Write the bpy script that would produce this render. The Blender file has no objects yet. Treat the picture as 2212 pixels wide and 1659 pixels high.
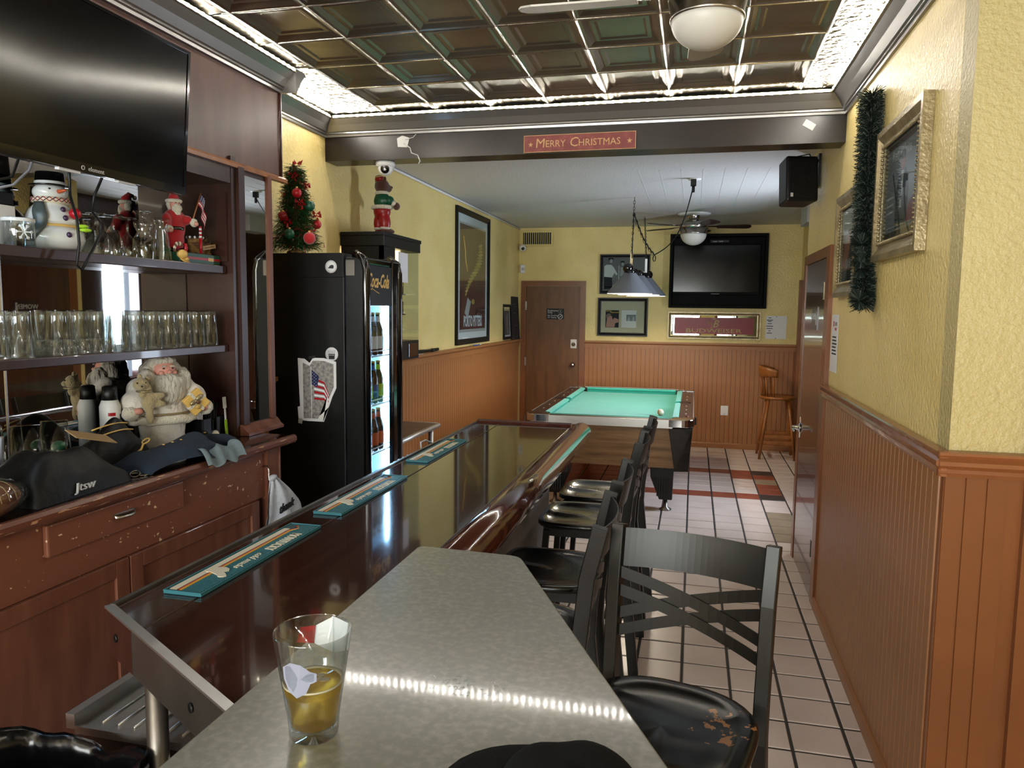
import bpy, math, random
from mathutils import Matrix, Vector
random.seed(7)
SC = bpy.context.scene
COL = SC.collection
R = math.radians

# ------------------------------------------------------------------ camera
cam = bpy.data.cameras.new('camera'); camo = bpy.data.objects.new('camera', cam); COL.objects.link(camo)
cam.sensor_fit = 'HORIZONTAL'; cam.sensor_width = 36.0; cam.lens = 1625/2212*36
cam.clip_start = 0.05
yw, pt, rl = R(13.49), R(5.62), R(0.66)
fv = Vector((-math.sin(yw)*math.cos(pt), math.cos(yw)*math.cos(pt), -math.sin(pt)))
rv = Vector((math.cos(yw), math.sin(yw), 0)); uv = rv.cross(fv)
r2 = rv*math.cos(rl)+uv*math.sin(rl); u2 = uv*math.cos(rl)-rv*math.sin(rl)
camo.matrix_world = Matrix(((r2.x,u2.x,-fv.x,0),(r2.y,u2.y,-fv.y,0),(r2.z,u2.z,-fv.z,1.70),(0,0,0,1)))
SC.camera = camo
# ------------------------------------------------------------------ world, exposure, large lights
w = bpy.data.worlds.new('sky'); SC.world = w; w.use_nodes = True
w.node_tree.nodes['Background'].inputs[0].default_value = (.55,.68,.9,1)
w.node_tree.nodes['Background'].inputs[1].default_value = .6
vs = SC.view_settings; vs.view_transform = 'Standard'; vs.look = 'None'; vs.gamma = 1; vs.use_curve_mapping = False
vs.exposure = 0.5
SC.cycles.max_bounces = 8; SC.cycles.diffuse_bounces = 4; SC.cycles.glossy_bounces = 5; SC.cycles.transparent_max_bounces = 24
SC.cycles.caustics_reflective = False; SC.cycles.caustics_refractive = False; SC.cycles.sample_clamp_indirect = 4
LED_POWER = 420.0
def area(name, loc, rot, sx, sy, power, col):
    l = bpy.data.lights.new(name,'AREA'); l.shape='RECTANGLE'; l.size=sx; l.size_y=sy; l.energy=power; l.color=col
    o = bpy.data.objects.new(name,l); COL.objects.link(o); o.location=loc; o.rotation_euler=rot; return o
area('daylight_front_window', (-1.0,-3.16,1.6), (R(90),0,0), 2.4, 1.5, 240, (1,.96,.92))
area('daylight_front_door', (1.0,-3.16,1.15), (R(90),0,0), .8, 1.9, 25, (1,.96,.92))
area('daylight_side_window', (1.40,6.62,1.55), (R(90),0,R(90)), .42, 1.1, 50, (.74,.84,1))

# ------------------------------------------------------------------ materials
def lin(h):
    c = [int(h[i:i+2],16)/255 for i in (0,2,4)]
    return tuple(x/12.92 if x<=.04045 else ((x+.055)/1.055)**2.4 for x in c)+(1,)
def mat(name, col, rough=.5, metal=0., var=None, bump=None, spec=.5, coat=0., emit=None, trans=0., ior=1.45, stretch=None, sheen=0.):
    m = bpy.data.materials.new(name); m.use_nodes = True; n = m.node_tree.nodes; l = m.node_tree.links
    b = n['Principled BSDF']; I = b.inputs
    I['Base Color'].default_value = lin(col); I['Roughness'].default_value = rough; I['Metallic'].default_value = metal
    I['Specular IOR Level'].default_value = spec; I['Coat Weight'].default_value = coat; I['IOR'].default_value = ior
    I['Coat Roughness'].default_value = .035
    I['Transmission Weight'].default_value = trans; I['Sheen Weight'].default_value = sheen
    if emit: I['Emission Color'].default_value = lin(emit[0]); I['Emission Strength'].default_value = emit[1]
    if var or bump:
        tc = n.new('ShaderNodeTexCoord'); mp = n.new('ShaderNodeMapping'); l.new(tc.outputs['Object'], mp.inputs[0])
        if stretch: mp.inputs['Scale'].default_value = stretch
    if var:                                     # var = (colour, scale, low, high)
        t = n.new('ShaderNodeTexNoise'); t.inputs['Scale'].default_value = var[1]; t.inputs['Detail'].default_value = 5
        r = n.new('ShaderNodeValToRGB'); e = r.color_ramp.elements
        e[0].position = var[2]; e[1].position = var[3]; e[0].color = lin(col); e[1].color = lin(var[0])
        l.new(mp.outputs[0], t.inputs['Vector']); l.new(t.outputs['Fac'], r.inputs[0]); l.new(r.outputs[0], I['Base Color'])
    if bump:                                    # bump = (scale, strength[, distance])
        t = n.new('ShaderNodeTexNoise'); t.inputs['Scale'].default_value = bump[0]; t.inputs['Detail'].default_value = 3
        bp = n.new('ShaderNodeBump'); bp.inputs['Strength'].default_value = bump[1]; bp.inputs['Distance'].default_value = bump[2] if len(bump)>2 else .01
        l.new(mp.outputs[0], t.inputs['Vector']); l.new(t.outputs['Fac'], bp.inputs['Height']); l.new(bp.outputs[0], I['Normal'])
    return m
def thin_glass(name, tint='FFFFFF', ior=1.5, rough=.02, extra=0.):
    m = bpy.data.materials.new(name); m.use_nodes = True; n = m.node_tree.nodes; l = m.node_tree.links; n.clear()
    o = n.new('ShaderNodeOutputMaterial'); mx = n.new('ShaderNodeMixShader'); tr = n.new('ShaderNodeBsdfTransparent'); g = n.new('ShaderNodeBsdfGlossy')
    f = n.new('ShaderNodeLayerWeight'); f.inputs[0].default_value = .5; pw = n.new('ShaderNodeMath'); pw.operation='POWER'; pw.inputs[1].default_value = 3.2; ml = n.new('ShaderNodeMath'); ml.operation='MULTIPLY'; ml.inputs[1].default_value = .5*(ior-.5); tr.inputs[0].default_value = lin(tint); g.inputs['Roughness'].default_value = rough
    ad = n.new('ShaderNodeMath'); ad.operation='ADD'; ad.inputs[1].default_value = extra; ad.use_clamp = True
    l.new(f.outputs['Facing'], pw.inputs[0]); l.new(pw.outputs[0], ml.inputs[0]); l.new(ml.outputs[0], ad.inputs[0]); l.new(ad.outputs[0], mx.inputs[0]); l.new(tr.outputs[0], mx.inputs[1]); l.new(g.outputs[0], mx.inputs[2]); l.new(mx.outputs[0], o.inputs[0])
    return m
def scuff(name, col, worn, rough, scale, thr, centre=None, radius=.1, stretch=(1,1,1)):
    """paint worn through to another colour in flecks, optionally only around one spot"""
    m = mat(name, col, rough); n = m.node_tree.nodes; l = m.node_tree.links; b = n['Principled BSDF']
    tc = n.new('ShaderNodeTexCoord'); mp = n.new('ShaderNodeMapping'); mp.inputs['Scale'].default_value = stretch
    t = n.new('ShaderNodeTexNoise'); t.inputs['Scale'].default_value = scale; t.inputs['Detail'].default_value = 6
    l.new(tc.outputs['Object'], mp.inputs[0]); l.new(mp.outputs[0], t.inputs['Vector'])
    gt = n.new('ShaderNodeMath'); gt.operation='GREATER_THAN'; gt.inputs[1].default_value = thr; l.new(t.outputs['Fac'], gt.inputs[0]); out = gt.outputs[0]
    if centre:
        d = n.new('ShaderNodeVectorMath'); d.operation='DISTANCE'; d.inputs[1].default_value = centre; l.new(tc.outputs['Object'], d.inputs[0])
        lt = n.new('ShaderNodeMath'); lt.operation='LESS_THAN'; lt.inputs[1].default_value = radius; l.new(d.outputs['Value'], lt.inputs[0])
        mu = n.new('ShaderNodeMath'); mu.operation='MULTIPLY'; l.new(out, mu.inputs[0]); l.new(lt.outputs[0], mu.inputs[1]); out = mu.outputs[0]
    mx = n.new('ShaderNodeMix'); mx.data_type='RGBA'; mx.inputs[6].default_value = lin(col); mx.inputs[7].default_value = lin(worn)
    l.new(out, mx.inputs[0]); l.new(mx.outputs[2], b.inputs['Base Color']); return m

K = {}
ORD = ['first','second','third','fourth','fifth','sixth','seventh','eighth','ninth','tenth','eleventh','twelfth']
K['yellow'] = mat('yellow_wall_paint','EAD38E',.36,var=('E0C880',3,.4,.7),bump=(55,.55,.012))
K['cream_wall'] = mat('cream_wall_paint','C9B883',.45,var=('BFAD77',3,.4,.7),bump=(70,.6,.012))
K['yellow_smooth'] = mat('yellow_flat_paint','E2CC86',.5,var=('D6BE78',2,.4,.75),bump=(60,.12,.005))
K['wains'] = mat('orange_brown_paint','9C683C',.42,var=('905E36',2.5,.35,.7))
K['wains_dark'] = mat('brown_trim_shaded_wainscot','7E4A26',.3,var=('724222',3,.4,.7))  # trim brown, deepened so the return wainscot carries the corner's shade
K['rail'] = mat('glossy_brown_trim','8E5630',.22,coat=.3,var=('80492A',5,.4,.7))
K['ceil_white'] = mat('white_ceiling_paint','C9C6C4',.55,bump=(90,.35,.01))
K['tin'] = mat('dark_pressed_tin','A39B8A',.36,metal=1,var=('928A78',4,.35,.7),bump=(14,.15,.01))
K['tin_hammer'] = mat('hammered_tin','7A7262',.3,metal=1,bump=(30,1.,.05))
K['tin_seam'] = mat('bright_tin_bead','B8B0A0',.25,metal=1,bump=(40,.3,.01))
K['crown'] = mat('silver_crown_paint','8E8B88',.3,metal=.75)
K['beam'] = mat('dark_brown_beam','19110E',.3,var=('221815',7,.4,.75))
K['led'] = mat('led_emitter','FFFFFF',.4,emit=('FFF9EE',LED_POWER))
K['led_tape'] = mat('led_tape','E8DFA0',.4)
K['grout'] = mat('dark_grout','35302C',.8)
K['tile'] = mat('beige_floor_tile','E2D2C8',.3,var=('D0BEB2',2.2,.3,.75),bump=(40,.05))
K['tile_tan'] = mat('tan_floor_tile','A08F78',.35,var=('8F7E68',6,.4,.7))
K['tile_red'] = mat('red_floor_tile','96503F',.35,var=('84432F',6,.4,.7))
K['tile_black'] = mat('black_floor_tile','3A3634',.35)
K['tile_pale'] = mat('pale_floor_tile','D9C9BE',.35,var=('C8AFA2',9,.4,.65))
K['bar_wood'] = mat('lacquered_dark_bar_wood','40241A',.09,coat=.6,var=('341B13',3,.35,.7),stretch=(8,1,8))
K['bar_rim'] = mat('lacquered_red_bar_edge','4A2117',.12,coat=.8,var=('38170F',4,.35,.7),bump=(60,.06,.01),stretch=(4,1,4))
K['steel'] = mat('brushed_steel','C4C2BE',.4,metal=1,bump=(60,.05))
K['steel_dk'] = mat('dull_steel','7E7974',.35,metal=.9,var=('6A645E',6,.4,.7))
K['chrome'] = mat('chrome','D8D8D8',.08,metal=1)
K['grey_panel'] = mat('grey_bar_front','6E6862',.6,var=('625C56',4,.4,.7))
K['laminate'] = mat('grey_green_laminate','7A7A6E',.24,var=('8C8B7F',75,.44,.72),coat=.45); K['laminate'].node_tree.nodes['Principled BSDF'].inputs['Coat Roughness'].default_value = .06
K['black_metal'] = mat('black_powder_coat','171614',.34,spec=.4)
K['black_seat'] = mat('black_glossy_seat','0E0E0E',.22,coat=.35,bump=(90,.05))
K['black_seat_worn'] = scuff('black_worn_seat','0E0E0E','B07A4C',.24,34,.6,(.135,.06,.0),.085)
K['mahog'] = mat('mahogany_stain','80503C',.3,var=('66392A',3,.35,.7),stretch=(5,5,.8),coat=.15)
K['mahog_dark'] = mat('dark_mahogany','3A211B',.3,var=('2E1914',3,.35,.7),stretch=(5,5,.8),coat=.15)
K['mahog_scuffed'] = scuff('scuffed_mahogany','7E4D3A','D8BC98',.3,34,.675,stretch=(3,1,1.4))
K['lip_scuffed'] = scuff('scuffed_counter_lip','6A3E2C','B88A68',.3,40,.63,stretch=(1.5,.35,3))
K['counter'] = mat('dark_lacquered_counter','231410',.12,coat=.5)
K['mirror'] = mat('mirror','D4D2CC',.015,metal=1)
K['black_plastic'] = mat('black_plastic','0C0C0D',.4,spec=.3)
K['black_gloss'] = mat('gloss_black','08080A',.12,coat=.4)
K['screen'] = mat('dark_screen','030304',.13,spec=.35)
K['white'] = mat('white_paint','E6E5E2',.45)
K['white_plastic'] = mat('white_plastic','E4E4E4',.35)
K['paper'] = mat('white_paper','E4E3E6',.6)
K['ink'] = mat('black_ink','1B1B1D',.7)
K['red'] = mat('red_felt','A8121A',.8,sheen=.4)
K['redprint'] = mat('red_print','A80F1E',.35)
K['gold'] = mat('gold_print','D8B060',.4)
K['champagne'] = mat('champagne_gilt','A99A78',.35,metal=.6,var=('8C7E60',12,.35,.65),bump=(70,.3))
K['champagne_dk'] = mat('dark_gilt','6E6350',.4,metal=.5)
K['green_felt'] = mat('pool_felt','2A9A88',.9,var=('30A390',3,.4,.7),sheen=.3)
K['rail_brown'] = mat('brown_rail_laminate','3B261C',.3)
K['rustic'] = mat('rustic_wood_laminate','A5835E',.5,var=('6E5236',3.2,.3,.72),stretch=(.7,4,9))
K['door_wood'] = mat('dark_door_veneer','6E4622',.36,var=('553316',4,.32,.7),stretch=(5,5,.7))
K['door_red'] = mat('glossy_brown_door','4E2C1E',.2,coat=.4,var=('3F2218',3,.35,.7),stretch=(5,5,.6))
K['oak'] = mat('honey_oak','9A5F2C',.35,var=('7E4A20',5,.35,.7),stretch=(3,3,1))
K['nickel'] = mat('brushed_nickel','B0ABA4',.25,metal=1)
K['frost'] = mat('frosted_bowl','D4D0C8',.4)
K['blade'] = mat('dark_fan_blade','2E1D17',.35)
K['blade_silver'] = mat('silver_fan_blade','B8B4AC',.55,metal=.4)
K['grey_shade'] = mat('grey_lamp_shade','6E7178',.35)
K['shade_in'] = mat('white_shade_lining','F2F0E8',.5)
K['bulb'] = mat('lit_bulb','FFFFFF',.5,emit=('FFF0D8',420))
K['glass'] = thin_glass('clear_glass',extra=.05)
K['glass_thick'] = thin_glass('thick_clear_glass','F6F9F9',2.0,.05,.11)
K['pane'] = thin_glass('window_glass','F4F8F8')
def liquid(name,tint,glow):
    m = thin_glass(name,tint,1.3,.03,.02); n=m.node_tree.nodes; l=m.node_tree.links; o=n['Material Output']; a=o.inputs[0].links[0].from_socket
    tl=n.new('ShaderNodeBsdfTranslucent'); tl.inputs[0].default_value=lin(glow); mx=n.new('ShaderNodeMixShader'); mx.inputs[0].default_value=.42
    l.new(a,mx.inputs[1]); l.new(tl.outputs[0],mx.inputs[2]); l.new(mx.outputs[0],o.inputs[0]); return m
K['beer'] = liquid('amber_beer','FCEA98','F4C83C')
K['foam'] = mat('beer_foam','D8C8A8',.7)
K['needle'] = mat('dark_green_needles','16231C',.6)
K['needle_frost'] = mat('frosted_needles','5C665C',.6)
K['tinsel'] = mat('green_tinsel','1E5226',.35,metal=.25)
K['fur_white'] = mat('cream_plush','D8D0BC',.95,bump=(160,.8,.01),sheen=.5)
K['robe'] = mat('ivory_satin','D2CBC0',.5,bump=(25,.5,.02),sheen=.3)
K['beard'] = mat('silver_beard','C4BDB0',.9,var=('9C9486',18,.4,.7),bump=(90,1,.012),stretch=(1,1,.25))
K['skin'] = mat('doll_skin','C98C7C',.5)
K['bear_tan'] = mat('tan_plush','A8966E',.95,bump=(180,.9,.008),sheen=.4)
K['bear_brown'] = mat('brown_plush','4E2C1E',.95,bump=(160,.9,.008),sheen=.3)
K['green_satin'] = mat('green_satin','0F4A34',.4)
K['red_satin'] = mat('red_satin','8E0F16',.35)
K['denim'] = mat('dark_denim','1A2636',.85,bump=(120,.4,.006))
K['denim_in'] = mat('pale_denim_lining','76858A',.9,bump=(120,.4,.006))
K['blacknylon'] = mat('black_nylon','0C0C0D',.5,spec=.25,bump=(30,.3,.01))
K['blackbag'] = mat('black_bin_liner','08080A',.22,bump=(9,.5,.02))
K['bread'] = mat('brown_bread','6A3C20',.7,var=('8A5A34',14,.4,.7))
K['poly'] = mat('white_polythene','DCE0EA',.4,trans=.12,bump=(20,.5,.02))
K['pearl'] = mat('pearl_ceramic','D8DAD8',.18,coat=.6)
K['scarf'] = mat('grey_green_scarf','4E5654',.35)
K['badge'] = mat('grey_badge_print','8E90A2',.5)
K['mahog_header'] = mat('matte_mahogany','5C3A2E',.42,var=('4A2C22',3,.35,.7),stretch=(5,5,.8))
K['wool'] = mat('black_wool','0E0E0F',.9,spec=.15,bump=(220,.3,.003))
K['matte_black'] = mat('matte_black','0A0A0B',.6,spec=.12)
K['grass_print'] = mat('winter_grass_print','6E6C70',.5,var=('A8A298',60,.35,.68),stretch=(1,1,.25))
K['carrot'] = mat('orange_paint','C8562A',.4)
K['purple'] = mat('purple_paint','35203E',.35)
K['teal'] = mat('teal_rubber','2F6E78',.45)
K['teal_dk'] = mat('dark_teal_rubber','123C42',.5)
K['creamprint'] = mat('cream_rubber','D8CDB4',.5)
K['maroonprint'] = mat('maroon_rubber','7E2A2E',.5)
K['orangeprint'] = mat('orange_rubber','D86A2A',.5)
K['yellowprint'] = mat('yellow_rubber','E0B02E',.5)
K['signred'] = mat('barn_red_sign','6A2A26',.5,var=('7C3A34',20,.45,.7))
K['signgold'] = mat('tan_sign_letters','B08A5A',.5)
K['matboard'] = mat('cream_mat_board','B8AE94',.7)
K['photo_dk'] = mat('dark_photo_print','2A2A2C',.35)
K['photo_md'] = mat('grey_photo_print','77767A',.35)
K['photo_lt'] = mat('light_photo_print','B8B6B2',.35)
K['flesh'] = mat('flesh_print','9A6250',.4)
K['postbrown'] = mat('brown_poster_ink','5A3A2A',.4)
K['postmaroon'] = mat('maroon_poster_ink','4E1A1C',.35)
K['postgold'] = mat('ochre_poster_ink','B89A4E',.4)
K['tan'] = mat('tan_cardboard','A98B62',.7)
K['basket'] = mat('woven_brown','5A3C22',.7,var=('8A6A3C',40,.45,.6))
K['navy'] = mat('navy_print','1E2450',.5)
K['bottle_brown'] = mat('brown_bottle_glass','1E100A',.06,coat=.5)
K['bottle_green'] = mat('green_bottle_glass','12381C',.06,coat=.5)
K['orange_label'] = mat('orange_label','D8622A',.5)
K['lime_label'] = mat('lime_label','B8D820',.5)
K['blue_label'] = mat('blue_label','2A5AB0',.5)
K['can_blue'] = mat('pale_blue_can','A8C8DC',.3)
K['cool_lamp'] = mat('cooler_lamp','FFFFFF',.4,emit=('A8D6FF',50))
K['cool_liner'] = mat('cooler_liner','B8D4E4',.4)
K['warm_lamp'] = mat('display_lamp','FFFFFF',.4,emit=('FFD898',55))
K['grey_board'] = mat('dark_slate_board','1C1C1E',.6,var=('2C2C2E',12,.45,.7))
K['neon_green'] = mat('lime_plastic','9CC828',.5)
K['green_ball'] = mat('green_egg_shell','3A8A6A',.4)

# ------------------------------------------------------------------ mesh builder
class MB:
    def __init__(s, M=None): s.v=[]; s.f=[]; s.fm=[]; s.sm=[]; s.mats=[]; s.M=M or Matrix()
    def add(s, vs_, fs, m, smooth=False):
        if isinstance(m,str): m = K[m]
        if m not in s.mats: s.mats.append(m)
        i = s.mats.index(m); b = len(s.v)
        s.v += [s.M @ Vector(p) for p in vs_]
        for f in fs: s.f.append([b+k for k in f]); s.fm.append(i); s.sm.append(smooth)
        return s
    def box(s,x0,x1,y0,y1,z0,z1,m):
        return s.add([(x0,y0,z0),(x1,y0,z0),(x1,y1,z0),(x0,y1,z0),(x0,y0,z1),(x1,y0,z1),(x1,y1,z1),(x0,y1,z1)],
            [(0,3,2,1),(4,5,6,7),(0,1,5,4),(1,2,6,5),(2,3,7,6),(3,0,4,7)],m)
    def lathe(s, prof, m, c=(0,0,0), seg=24, smooth=True, cap=True, ang=None):
        vs_=[]; fs=[]; n=len(prof)
        for r,z in prof:
            for k in range(seg):
                a=2*math.pi*k/seg; vs_.append((c[0]+r*math.cos(a),c[1]+r*math.sin(a),c[2]+z))
        for i in range(n-1):
            for k in range(seg):
                k2=(k+1)%seg; fs.append((i*seg+k,i*seg+k2,(i+1)*seg+k2,(i+1)*seg+k))
        if cap:
            if prof[0][0]>1e-4: fs.append(tuple(range(seg-1,-1,-1)))
            if prof[-1][0]>1e-4: fs.append(tuple((n-1)*seg+k for k in range(seg)))
        return s.add(vs_,fs,m,smooth)
    def cyl(s,p0,p1,r,m,r1=None,seg=12,smooth=True): return s.tube([p0,p1],[r,r if r1 is None else r1],m,seg,smooth)
    def tube(s,pts,r,m,seg=8,smooth=True,closed=False,sq=None,up=None):
        pts=[Vector(p) for p in pts]; n=len(pts); vs_=[]; fs=[]; prev=None
        for i,p in enumerate(pts):
            if closed: t=(pts[(i+1)%n]-pts[i-1])
            else: t=(pts[min(i+1,n-1)]-pts[max(i-1,0)])
            t.normalize()
            if up is not None: a=Vector(up)
            elif prev is None: a=Vector((0,0,1)) if abs(t.z)<.9 else Vector((1,0,0))
            else: a=prev
            a=(a-t*a.dot(t)); a.normalize(); b=t.cross(a); prev=a
            rr=r[i] if isinstance(r,(list,tuple)) else r
            if sq:
                for (ca,cb) in ((-1,-1),(1,-1),(1,1),(-1,1)): vs_.append(p+a*ca*sq[0]/2+b*cb*sq[1]/2)
            else:
                for k in range(seg):
                    g=2*math.pi*k/seg; vs_.append(p+a*rr*math.cos(g)+b*rr*math.sin(g))
        if sq: seg=4; smooth=False
        for i in range(n if closed else n-1):
            j=(i+1)%n
            for k in range(seg):
                k2=(k+1)%seg; fs.append((i*seg+k,i*seg+k2,j*seg+k2,j*seg+k))
        if not closed: fs.append(tuple(range(seg-1,-1,-1))); fs.append(tuple((n-1)*seg+k for k in range(seg)))
        return s.add(vs_,fs,m,smooth)
    def ell(s,c,r,m,seg=16,rings=10,M=None,noise=0):
        if not isinstance(r,(tuple,list)): r=(r,r,r)
        vs_=[]; fs=[]
        for i in range(rings+1):
            th=math.pi*i/rings
            for k in range(seg):
                a=2*math.pi*k/seg; q=1+(random.uniform(-noise,noise) if noise else 0)
                p=Vector((r[0]*math.sin(th)*math.cos(a)*q,r[1]*math.sin(th)*math.sin(a)*q,-r[2]*math.cos(th)*q))
                if M: p=M@p
                vs_.append(p+Vector(c))
        for i in range(rings):
            for k in range(seg):
                k2=(k+1)%seg; fs.append((i*seg+k,i*seg+k2,(i+1)*seg+k2,(i+1)*seg+k))
        return s.add(vs_,fs,m,True)
    def prism(s,poly,z0,z1,m):
        n=len(poly); vs_=[(p[0],p[1],z0) for p in poly]+[(p[0],p[1],z1) for p in poly]
        fs=[tuple(range(n-1,-1,-1)),tuple(range(n,2*n))]+[(k,(k+1)%n,n+(k+1)%n,n+k) for k in range(n)]
        return s.add(vs_,fs,m)
    def sweep(s,prof,p0,p1,a,b,m,smooth=False):
        """a moulding: 2-D profile (along a, along b) pushed straight from p0 to p1"""
        p0=Vector(p0);p1=Vector(p1);a=Vector(a);b=Vector(b); n=len(prof)
        vs_=[p0+a*u+b*v for u,v in prof]+[p1+a*u+b*v for u,v in prof]
        fs=[(k,(k+1)%n,n+(k+1)%n,n+k) for k in range(n)]+[tuple(range(n-1,-1,-1)),tuple(range(n,2*n))]
        return s.add(vs_,fs,m,smooth)
    def grid(s,fn,nu,nv,m,smooth=True,flip=False):
        vs_=[fn(i/nu,j/nv) for i in range(nu+1) for j in range(nv+1)]; q=nv+1
        fs=[(i*q+j,(i+1)*q+j,(i+1)*q+j+1,i*q+j+1) for i in range(nu) for j in range(nv)]
        if flip: fs=[f[::-1] for f in fs]
        return s.add(vs_,fs,m,smooth)
def F(o,x,y):
    x=Vector(x).normalized(); y=Vector(y).normalized(); z=x.cross(y); o=Vector(o)
    return Matrix(((x.x,y.x,z.x,o.x),(x.y,y.y,z.y,o.y),(x.z,y.z,z.z,o.z),(0,0,0,1)))
def back_frame(x,z,y=9.68): return F((x,y,z),(1,0,0),(0,0,1))       # faces the camera
def left_frame(y,z,x=-2.25): return F((x,y,z),(0,1,0),(0,0,1))      # faces into the room
def right_frame(y,z,x=.74): return F((x,y,z),(0,-1,0),(0,0,1))

WM = {}
def meta(o,label=None,cat=None,group=None,kind=None):
    if label: o['label']=label
    if cat: o['category']=cat
    if group: o['group']=group
    if kind: o['kind']=kind
    return o
def thing(name,label,cat,loc=(0,0,0),rotz=0,group=None,M=None):
    o=bpy.data.objects.new(name,None); COL.objects.link(o); o.empty_display_size=.05
    Wm = M if M is not None else Matrix.Translation(Vector(loc))@Matrix.Rotation(rotz,4,'Z')
    o.matrix_world=Wm; WM[o]=Wm.copy(); return meta(o,label,cat,group)
def obj(name,mb,parent=None,loc=None,local=False,bevel=0,kind=None,label=None,cat=None,group=None,rm=None,sub=0):
    """mb is in world space (or in the parent's space when local); links it as one mesh object"""
    Wm = WM[parent] if parent is not None else Matrix.Translation(Vector(loc or (0,0,0)))
    inv = Matrix() if local else Wm.inverted()
    me=bpy.data.meshes.new(name); me.from_pydata([tuple(inv@v) for v in mb.v],[],mb.f)
    for m in mb.mats: me.materials.append(m)
    me.polygons.foreach_set('material_index',mb.fm); me.polygons.foreach_set('use_smooth',mb.sm); me.update()
    o=bpy.data.objects.new(name,me); COL.objects.link(o)
    if parent is not None: o.parent=parent
    else: o.matrix_world=Wm
    WM[o]=Wm.copy()
    if rm:
        q=o.modifiers.new('merge','REMESH'); q.mode='VOXEL'; q.voxel_size=rm; q.use_smooth_shade=True
        q=o.modifiers.new('soften','SMOOTH'); q.factor=.6; q.iterations=6
    if bevel:
        q=o.modifiers.new('bevel','BEVEL'); q.width=bevel; q.segments=2; q.limit_method='ANGLE'; q.angle_limit=R(40)
    if sub:
        q=o.modifiers.new('sub','SUBSURF'); q.levels=sub; q.render_levels=sub
    return meta(o,label,cat,group,kind)
def rough_up(o,size,strength):
    t=bpy.data.textures.new('lumps','CLOUDS'); t.noise_scale=size
    q=o.modifiers.new('lumps','DISPLACE'); q.texture=t; q.strength=strength; q.mid_level=.5; q.texture_coords='LOCAL'; return o
def dup(root,M=None,label=None,group=None):
    r=root.copy(); COL.objects.link(r)
    if M is not None: r.matrix_world=M
    WM[r]=(M or WM[root]).copy()
    if label: r['label']=label
    if group: r['group']=group
    for ch in root.children:
        c=ch.copy(); COL.objects.link(c); c.parent=r
        for g in ch.children:
            d=g.copy(); COL.objects.link(d); d.parent=c
    return r
def text(s,size,M,m,parent,name='lettering',ext=.0006,align='CENTER',shear=0,sx=1,res=2,bold=0):
    cu=bpy.data.curves.new(name,'FONT'); cu.body=s; cu.size=size; cu.align_x=align; cu.align_y='CENTER'; cu.extrude=ext; cu.shear=shear; cu.resolution_u=res; cu.offset=bold
    t=bpy.data.objects.new('t',cu); me=bpy.data.meshes.new_from_object(t); bpy.data.objects.remove(t)
    b=MB(M@Matrix.Diagonal((sx,1,1,1)))
    b.add([v.co.copy() for v in me.vertices],[tuple(p.vertices) for p in me.polygons],m)
    return obj(name,b,parent)
def struct(name,mb,parent=None,**k):
    o=obj(name,mb,parent,**k)
    if parent is None: o['kind']='structure'
    return o
def instance(src,name,parent,M):
    o=src.copy(); o.name=name; COL.objects.link(o); o.parent=parent; o.matrix_local=M; return o
# ================================================================== SETTING
# ---- floor: dark grout slab, ceramic tiles laid one by one
P = .2165; Y0 = 2.963
fl = struct('floor', MB().box(-2.7,2.2,-3.2,9.9,-.1,0,'grout'))
def tile_mesh(m):
    h=P/2-.006; q=h-.004; z=.004
    return MB().add([(-h,-h,0),(h,-h,0),(h,h,0),(-h,h,0),(-q,-q,z),(q,-q,z),(q,q,z),(-q,q,z)],[(4,5,6,7),(0,1,5,4),(1,2,6,5),(2,3,7,6),(3,0,4,7)],m)
special = {(3,24):'tile_black',(3,23):'tile_red',(3,22):'tile_tan',(3,21):'tile_red',(3,20):'tile_red',(3,19):'tile_black',
  (2,24):'tile_red',(2,23):'tile_red',(2,22):'tile_pale',(2,21):'tile_pale',(2,19):'tile_red',(3,16):'tile_tan',(3,15):'tile_tan',(3,14):'tile_tan',(3,13):'tile_tan'}
for c in range(-7,2): special[(c,24)]='tile_red'; special[(c,19)]='tile_red'
for c in range(-7,-3):
    for k in (20,21,22,23): special[(c,k)]='tile_red'
protos={}; rest=MB(); count=0
for k in range(-27,32):
    for c in range(-12,10):
        x=P*(c+.5); y=Y0+P*(k+.5)
        if y>9.66 or (x<-2.2 and y>3) or (x>.9 and y<5.4 and not (y<2.4)): continue
        if x>1.2 and y>2.4: continue
        m=special.get((c,k),'tile')
        seen = (-.75<x<.8 and 1.9<y<6.2) or (-1.0<x<1.25 and 6.2<=y) and not (-1.3<x<-.15 and y>6.6)
        if seen and count<298:
            if m not in protos:
                protos[m]=struct('floor_tile',tile_mesh(m),fl); t=protos[m]
                t.matrix_local=Matrix.Translation((x,y,0))
            else: instance(protos[m],'floor_tile',fl,Matrix.Translation((x,y,random.uniform(-.0012,.0006)))@Matrix.Rotation(random.choice((0,1,2,3))*math.pi/2,4,'Z'))
            count+=1
        else:
            tm=tile_mesh(m); rest.add([v+Vector((x,y,0)) for v in tm.v],tm.f,m)
struct('floor_tiles_beyond',rest,fl,kind='stuff')

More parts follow.
